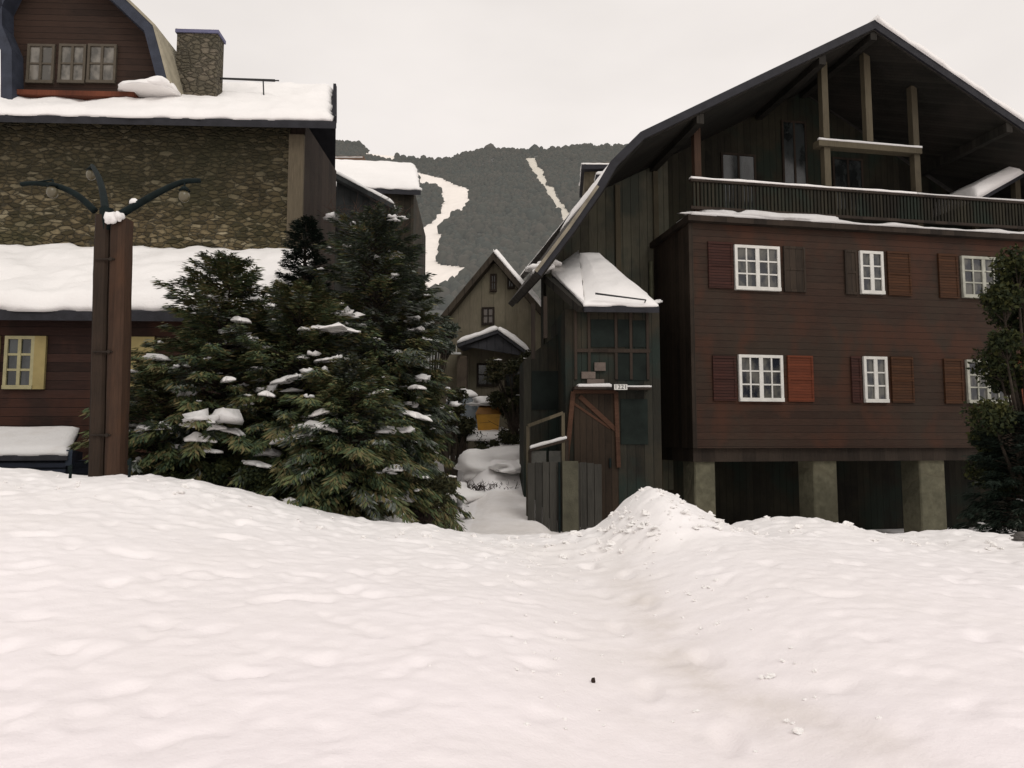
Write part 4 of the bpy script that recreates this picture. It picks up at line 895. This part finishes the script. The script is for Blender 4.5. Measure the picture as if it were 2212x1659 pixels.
def leafy(name, label, cat, loc, clumps, nleaf, size, seed, m, limbs=True, snow=0):
    rg = np.random.default_rng(seed); o = empty(name, loc, 0, label, cat); tb = MB(); Cs = []; sb = MB()
    for i, (c, r) in enumerate(clumps):
        c = Vector(c)
        if limbs:
            mid = Vector((c.x*.4, c.y*.4, c.z*.55)); tb.path([Vector((0, 0, -.3)), mid, c], [.07, .04, .012], 7)
            for q in range(9):
                dd = Vector((rg.normal(), rg.normal(), rg.normal()*.7)).normalized()*r*.8; tb.tube(c.lerp(mid, .2), c+dd, .012, .004, 5, cap=False)
        k_ = nleaf//len(clumps); dd = nrm(rg.normal(size=(k_, 3)))*(rg.random(k_)**.4)[:, None]*r*np.array([1, 1, .8])*(.8+.4*rg.random(k_))[:, None]; Cs.append(np.array(c)+dd)
        if snow and rg.random() < snow: sb.blob(c+Vector((rg.normal()*r*.3, -r*.4, r*.55)), r*.4, r*.3, r*.12, i, .5, 12, 6)
    C_ = np.concatenate(Cs); n_ = len(C_); D_ = nrm(rg.normal(size=(n_, 3))-np.array([0, 0, .3])); W_ = nrm(np.cross(D_, rg.normal(size=(n_, 3)))); L_ = size*(.6+.8*rg.random(n_))
    V, Fq = diamonds(C_, D_, W_, L_, L_*.28); 
    if tb.v: tb.build('trunk', BARK, o, True)
    np_mesh('foliage', V, Fq, m, o)
    if sb.v: sb.build('branch_snow', SNOW, o, True)
    return o
GRP = None
conifer('tallest spruce, its frosted top standing against the ski run', 806, 14.2, 476, 1.85, 11, snow=.30, nbr=320, per=110, frost=.16, fz=.8, blunt=.42)
conifer('broad dark spruce in front of the tallest one, centre of the clump', 640, 12.9, 630, 2.0, 12, snow=.34, nbr=240, per=110, blunt=.5)
conifer('spruce whose twigs reach across the snowy lower roof beside the lamp', 480, 12.7, 575, 1.85, 13, snow=.34, nbr=260, per=110, asym=(-.10, 0), blunt=.5)
conifer('almost black spruce against the corner of the stone wall', 650, 15.8, 478, 1.15, 14, SPRUCED, snow=.0, nbr=240, per=90, frost=.0)
conifer('low bushy spruce right beside the lamp post', 335, 12.2, 800, 1.25, 15, snow=.4, nbr=150, per=100)
conifer('low spruce at the foot of the clump above the snow bank', 760, 12.0, 790, 1.5, 16, snow=.32, nbr=180, per=110)
conifer('snow dusted spruce at the right end of the clump by the lane', 882, 14.5, 600, 1.0, 17, snow=.28, nbr=190, per=100, frost=.2)
# large snow pads lying on the low boughs
pads = ((345, 922, 12.0, .30, .07), (432, 945, 11.6, .26, .12), (470, 922, 11.6, .15, .07), (505, 930, 11.9, .22, .06), (640, 940, 11.4, .42, .12), (690, 920, 11.4, .28, .12), (610, 948, 11.4, .25, .10), (580, 850, 11.5, .12, .07), (700, 712, 11.6, .62, .07), (330, 790, 11.4, .34, .10), (510, 548, 12.4, .22, .20), (540, 575, 12.4, .25, .12), (630, 815, 11.4, .3, .07), (715, 775, 12.3, .28, .05), (490, 818, 11.5, .1, .08), (560, 1000, 11.2, .22, .06), (815, 845, 11.2, .15, .08), (895, 895, 12.6, .3, .08), (860, 1010, 12.5, .25, .06), (405, 915, 11.8, .12, .07), (520, 690, 11.9, .16, .07), (375, 690, 12.0, .18, .1), (700, 888, 11.6, .2, .08), (900, 835, 12.8, .16, .06), (455, 972, 11.5, .14, .05))
pd = [o for o in col.objects if o.name.startswith('spruce_tree')]
def nearest_tree(p): return min(pd, key=lambda o: (Vector((o.location.x, o.location.y, 0))-Vector((p.x, p.y, 0))).length)
for i, (u, v, Y, rx, rz3) in enumerate(pads):
    best = None
    for o_, rad_, H_ in TREES[:7]:
        Yt = o_.location.y
        for _ in range(4):
            p = P(u, v, Yt); tt = (p.z-o_.location.z)/H_
            if tt >= .97 or tt < 0: break
            ln_ = rad_*(1-tt)**.58*.86; dx_ = p.x-o_.location.x
            if abs(dx_) > ln_*1.15: break
            Yt = o_.location.y - math.sqrt(max(0, ln_*ln_-dx_*dx_))
        else:
            if best is None or Yt < best[0]: best = (Yt, o_, p)
    if best is None: continue
    Yt, tr, p = best; p = P(u, v, Yt); q0 = p-tr.location; rz3 *= .75; rx *= Yt/11.6; rg_ = random.Random(i+40); pm = []
    # one drooping pad of snow: a lumpy height field over a ragged outline
    NN = 34; vs = []; tilt = rg_.uniform(-.25, .25)
    for j in range(13):
        rr_ = j/12
        for k_ in range(NN):
            a = 2*math.pi*k_/NN; e_ = .95 + .75*noise.noise(Vector((math.cos(a)*1.4+i*3, math.sin(a)*1.4, i))) + .55*noise.noise(Vector((math.cos(a)*3.5+i*3, math.sin(a)*3.5, i+9)))
            x = rx*e_*rr_*math.cos(a); y = rx*.65*e_*rr_*math.sin(a); z = rz3*(1-rr_**3)*(.75+.9*noise.noise(Vector((x*5, y*5, i)))) + tilt*x - .45*rr_**2*rz3 + .12*rx*noise.noise(Vector((x*4, 3, i))) + .05*rx*noise.noise(Vector((x*14, y*14, i))) 
            vs.append(q0+Vector((x, y, z)))
    n0 = len(vs); vs += [v_-Vector((0, 0, .03)) for v_ in vs]
    fs = [(j*NN+k_, (j+1)*NN+k_, (j+1)*NN+(k_+1) % NN, j*NN+(k_+1) % NN) for j in range(12) for k_ in range(NN)]
    fs += [tuple(n0+x for x in reversed(f)) for f in fs] + [(12*NN+k_, n0+12*NN+k_, n0+12*NN+(k_+1) % NN, 12*NN+(k_+1) % NN) for k_ in range(NN)]
    mb = MB(); mb.add(vs, fs); mb.build('bough_snow', SNOW if i % 3 else SNOWG, tr, True)
# trees on the right edge
cl = []; rg = random.Random(5)
pr_ = P(2225, 950, 12.8); 
for i in range(46):
    v = 565 + 540*rg.random(); wdt = 125 if v > 850 else 60+65*((v-540)/310); u = 2235 - wdt + 2*wdt*rg.random()*.95
    q = P(u, v, 12.4+rg.random()*1.2) ; cl.append(((q.x-pr_.x, q.y-pr_.y, q.z+.9), .22+.2*rg.random()))
leafy('evergreen_tree', 'dense leafy evergreen tree hiding the right hand windows', 'tree', (pr_.x, pr_.y, -.9), cl, 52000, .085, 5, LEAF, snow=.06)
conifer('low dark spruce under the leafy tree at the right edge', 2200, 12.6, 900, 1.15, 23, SPRUCED, snow=.1, nbr=120, per=90, frost=.05)
# shrubs along the lane
def shrub_at(label, u, v, Y, n, wpx, hpx, seed, m, size=.07, leaves=9000, snow=.3):
    p = P(u, v, Y); rg = random.Random(seed); k_ = Y/FPX; cl = [((rg.uniform(-1, 1)*wpx*k_, rg.uniform(-.5, .5), (.15+rg.random()*.85)*hpx*k_), .12+.2*rg.random()) for _ in range(n)]
    z = min(ground_z(p.x, p.y), p.z); return leafy('shrub', label, 'shrub', (p.x, p.y, z), [((a[0], a[1], a[2]+p.z-z), r) for a, r in cl], leaves, size, seed, m, snow=snow)
shrub_at('olive shrub left of the porch posts behind the lane snow', 975, 960, 20.3, 16, 38, 110, 31, LEAF2, .09, snow=.5)
shrub_at('green shrub between the porch and the entrance wing', 1112, 935, 21, 20, 45, 170, 32, LEAF2, .09, 11000, .15)
shrub_at('brown hedge under the parked van, at the top of the lane snow', 1090, 985, 20.2, 14, 55, 45, 33, LEAF2, .07, 9000, .2)
shrub_at('low brown shrub poking out of the snow at the left of the lane', 915, 1105, 12.6, 10, 60, 60, 34, LEAF2, .06, 7000, .4)
shrub_at('grey frosted shrub below the ski run, beside the tall spruce', 930, 760, 24, 18, 50, 60, 35, FROSTED, .12, 7000, .5)
shrub_at('low dark shrub under the tallest spruce behind the snow bank', 800, 1110, 12.2, 14, 80, 60, 36, LEAF, .06, 9000, .0)
shrub_at('dark undergrowth beneath the left spruces along the bank', 560, 1080, 12.0, 24, 190, 70, 37, LEAF, .07, 16000, .0)
def twigs(label, u, v, Y, w_, hgt, n, seed, m=TWIG, onground=False):
    rg = random.Random(seed); p = P(u, v, Y); p.z = ground_z(p.x, p.y)+.04 if onground else p.z; o = empty('bare_shrub', p, 0, label, 'shrub'); mb = MB()
    for i in range(n):
        x = rg.uniform(-w_, w_); a = Vector((x, rg.uniform(-.2, .2), -.1)); d_ = Vector((rg.uniform(-.8, .8), rg.uniform(-.3, .3), rg.uniform(.3, 1))).normalized(); L = hgt*rg.uniform(.5, 1.2); b = a+d_*L
        mb.tube(a, b, .009, .005, 4, cap=False)
        for q in range(3): c = a.lerp(b, rg.uniform(.4, 1)); mb.tube(c, c+Vector((rg.uniform(-1, 1), rg.uniform(-.5, .5), rg.uniform(-.1, 1))).normalized()*L*.4, .006, .003, 4, cap=False)
    mb.build('branch', m, o); return o
twigs('dark bare twigs poking through the lane snow bank', 1050, 1042, 17.3, .75, .2, 90, 1, TWIG, True)
twigs('short bare twigs in the snow at the foot of the spruces', 900, 1112, 12.3, .35, .22, 40, 2)
twigs('reddish bare twigs above the dark chalet beside the spruce top', 800, 500, 20, .9, 1.0, 60, 4, m_plain('reddish twig', (.06, .035, .025), .9, .3, 5, 0))
twigs('bare twigs in front of the fence end of the lane', 1150, 930, 19, .6, .7, 24, 6)

# lane snow banks as real mounds
def mound(label, u, v, Y, rx, ry, rz, seed, name='snow_bank'):
    p = P(u, v, Y); o = MB(); o.blob((0, 0, 0), rx, ry, rz, seed, .35, 40, 22, flat=.6); ob = o.build(name, SNOW, None, True); ob.location = (p.x, p.y, min(p.z, ground_z(p.x, p.y)+.12)); tag(ob, label, 'snow bank'); return ob
mound('pointed snow bank closing the top of the lane', 1065, 1008, 19.2, 1.0, .8, .5, 3)
mound('lower snow bank left of the lane under the shrub twigs', 985, 1055, 17.5, .8, .9, .42, 8)
mound('snow bank with a sharp corner against the plank fence', 1112, 1012, 18, .55, .7, .22, 12)
mound('small snow heap at the foot of the spruces beside the lane', 855, 1112, 11.7, .35, .4, .14, 14)
mound('snow strip under the parked van', 972, 944, 21.3, .5, .6, .16, 15)

# ------------------------------------------------------------------ van and yellow bin behind the lane
vp = P(1003, 935, 22.3); vn = empty('parked_van', vp, R(8), 'blue grey van parked facing the lane with snow on its roof', 'van')
mb = MB(); prof = [(-.62, .28), (.62, .28), (.66, .55), (.64, .85), (.56, 1.28), (.45, 1.38), (-.45, 1.38), (-.56, 1.28), (-.64, .85), (-.66, .55)]; prof = [(a*.85, b*.85) for a, b in prof]; mb.prism(prof, 0, 3.0); mb.prism([(-.5, .17), (.5, .17), (.53, .36), (-.53, .36)], -.12, 0); mb.build('body', STEEL, vn)
mb = MB(); mb.prism([(-.43, .75), (.43, .75), (.37, 1.05), (-.37, 1.05)], -.02, .0); mb.build('windscreen', m_glass('windscreen', (.1, .12, .13), (.2, .23, .25)), vn)
for sx in (-1, 1):
    mb = MB(); mb.tube((sx*.42, -.02, .52), (sx*.42, .03, .52), .08, .09, 12); mb.build('headlight', GLASSL, vn)
    for yy in (.5, 2.4): mb = MB(); mb.tube((sx*.57, yy, .24), (sx*.42, yy, .24), .24, .24, 16); mb.build('wheel', BLACK, vn)
mb = MB(); mb.slab((-.42, 0, 1.17), (.42, 0, 1.17), (.42, 2.9, 1.17), (-.42, 2.9, 1.17), .2, 20, 30, .2, .4, 3, .05); mb.build('roof_snow', SNOW, vn, True)
bp = P(1055, 934, 21.3); bn = empty('grit_bin', bp, 0, 'orange yellow bin with a snowy lid beside the blue grey van', 'bin')
mb = MB(); lo_ = [(-.30, -.22, 0), (.30, -.22, 0), (.30, .22, 0), (-.30, .22, 0)]; hi_ = [(-.36, -.28, .55), (.36, -.28, .55), (.36, .28, .55), (-.36, .28, .55)]; mb.hexa([Vector(p) for p in lo_], [Vector(p) for p in hi_]); mb.build('body', YELLOW, bn)
mb = MB(); mb.hexa([Vector(p) for p in [(-.39, -.31, .553), (.39, -.31, .553), (.39, .31, .553), (-.39, .31, .553)]], [Vector(p) for p in [(-.3, -.2, .75), (.3, -.2, .75), (.3, .25, .85), (-.3, .25, .85)]]); ld = mb.build('lid', m_plain('brown orange', (.2, .09, .015), .5, .2, 4, 0), bn)
mb = MB(); mb.blob((-.05, 0, .88), .55, .4, .2, 6, .4, 18, 8); mb.build('snow', SNOW, ld, True)
mb = MB(); o = mb.slab((-.6, -.9, -.25), (.55, -.9, -.25), (.55, .4, -.05), (-.6, .4, -.05), .22, 20, 10, .15, .2, 5, .03); ob = mb.build('snow_ledge', SNOW, None, True); ob.location = bp; tag(ob, 'flat snow topped ledge under the yellow bin', 'snow bank')

# loose lumps of snow on the ploughed banks
mb = MB(); rc = random.Random(4)
for i in range(440):
    if i < 150: x = rc.gauss(2.1, .9); y = rc.uniform(8.9, 10.6)
    elif i < 320: x = rc.uniform(-7, 8); y = rc.uniform(8.8, 10.6)
    else:
        y = rc.uniform(4, 10); x = float(np.interp(y, py_, px_)) + rc.choice((-1, 1))*rc.gauss(.75, .3)
    z = ground_z(x, y); r_ = .010+(.045 if i < 320 else .014)*rc.random()**3; mb.blob((x, y, z+r_*.3), r_*rc.uniform(.8, 1.5), r_*rc.uniform(.7, 1.2), r_*rc.uniform(.6, 1), i, .7, 7, 5, flat=.7)
tag(mb.build('snow_lumps', SNOW, None, False), 'loose crumbs and lumps of snow scattered over the ploughed banks', 'snow', kind='stuff')

# pebble and rock
p = on_plane(1281, 1446, .0); z = ground_z(p.x, p.y); mb = MB(); mb.blob((0, 0, 0), .016, .013, .02, 3, .4, 10, 6, flat=.8); o = mb.build('pine_cone', TWIG, None, True); o.location = (p.x, p.y, z+.012); tag(o, 'tiny dark cone lying alone on the foreground snow', 'cone')
p = P(2206, 1180, 9.8); mb = MB(); mb.blob((0, 0, 0), .14, .1, .07, 9, .5, 14, 8, flat=.8); o = mb.build('rock', ROCK, None, True); o.location = (p.x+.03, p.y, ground_z(p.x, p.y)+.03); tag(o, 'grey rock showing through the snow at the right edge', 'rock')

# ------------------------------------------------------------------ light
wd_ = bpy.data.worlds.new('World'); sc.world = wd_; wd_.use_nodes = True; nt = wd_.node_tree; nn = nt.nodes; bg = nn['Background']
sky = nn.new('ShaderNodeTexSky'); sky.sky_type = 'NISHITA'; sky.sun_disc = False; sky.sun_elevation = R(38); sky.sun_rotation = R(150)
sk = nn.new('ShaderNodeVectorMath'); sk.operation = 'SCALE'; sk.inputs['Scale'].default_value = .05; nt.links.new(sky.outputs[0], sk.inputs[0])
tc = nn.new('ShaderNodeTexCoord'); mp = nn.new('ShaderNodeMapping'); mp.inputs['Scale'].default_value = (1, 1, 2.6); nt.links.new(tc.outputs['Generated'], mp.inputs[0])
nz = nn.new('ShaderNodeTexNoise'); nz.inputs['Scale'].default_value = 1.7; nz.inputs['Detail'].default_value = 5; nz.inputs['Roughness'].default_value = .5; nt.links.new(mp.outputs[0], nz.inputs['Vector'])
sx = nn.new('ShaderNodeSeparateXYZ'); nt.links.new(tc.outputs['Generated'], sx.inputs[0])
ad = nn.new('ShaderNodeMath'); ad.operation = 'MULTIPLY_ADD'; ad.inputs[1].default_value = .75; nt.links.new(sx.outputs['Z'], ad.inputs[0])
m2 = nn.new('ShaderNodeMath'); m2.operation = 'MULTIPLY'; m2.inputs[1].default_value = .55; nt.links.new(nz.outputs['Fac'], m2.inputs[0]); nt.links.new(m2.outputs[0], ad.inputs[2])
cr = nn.new('ShaderNodeValToRGB'); e = cr.color_ramp.elements; e[0].position = .50; e[0].color = (1.04, .975, .93, 1); e[1].position = .93; e[1].color = (.68, .64, .61, 1); nt.links.new(ad.outputs[0], cr.inputs[0])
mx = nn.new('ShaderNodeMix'); mx.data_type = 'RGBA'; mx.inputs[0].default_value = .06; nt.links.new(cr.outputs[0], mx.inputs[6]); nt.links.new(sk.outputs[0], mx.inputs[7]); 
mr = nn.new('ShaderNodeMapRange'); mr.interpolation_type = 'SMOOTHSTEP'; mr.inputs['From Min'].default_value = .56; mr.inputs['From Max'].default_value = .95; mr.inputs['To Min'].default_value = 1.; mr.inputs['To Max'].default_value = 1.6
nt.links.new(sx.outputs['Z'], mr.inputs['Value']); vs_ = nn.new('ShaderNodeVectorMath'); vs_.operation = 'SCALE'; nt.links.new(mx.outputs[2], vs_.inputs[0]); nt.links.new(mr.outputs[0], vs_.inputs['Scale']); nt.links.new(vs_.outputs[0], bg.inputs['Color'])
bg.inputs['Strength'].default_value = 1.0
sd = bpy.data.lights.new('sun', 'SUN'); sd.energy = .85; sd.angle = R(22); sd.color = (1, .975, .94); so = bpy.data.objects.new('sun', sd); col.objects.link(so)
so.rotation_euler = (R(48), 0, R(28)); 
sc.view_settings.view_transform = 'Standard'; sc.view_settings.look = 'None'; sc.view_settings.exposure = 0
sc.cycles.max_bounces = 6; sc.cycles.diffuse_bounces = 3
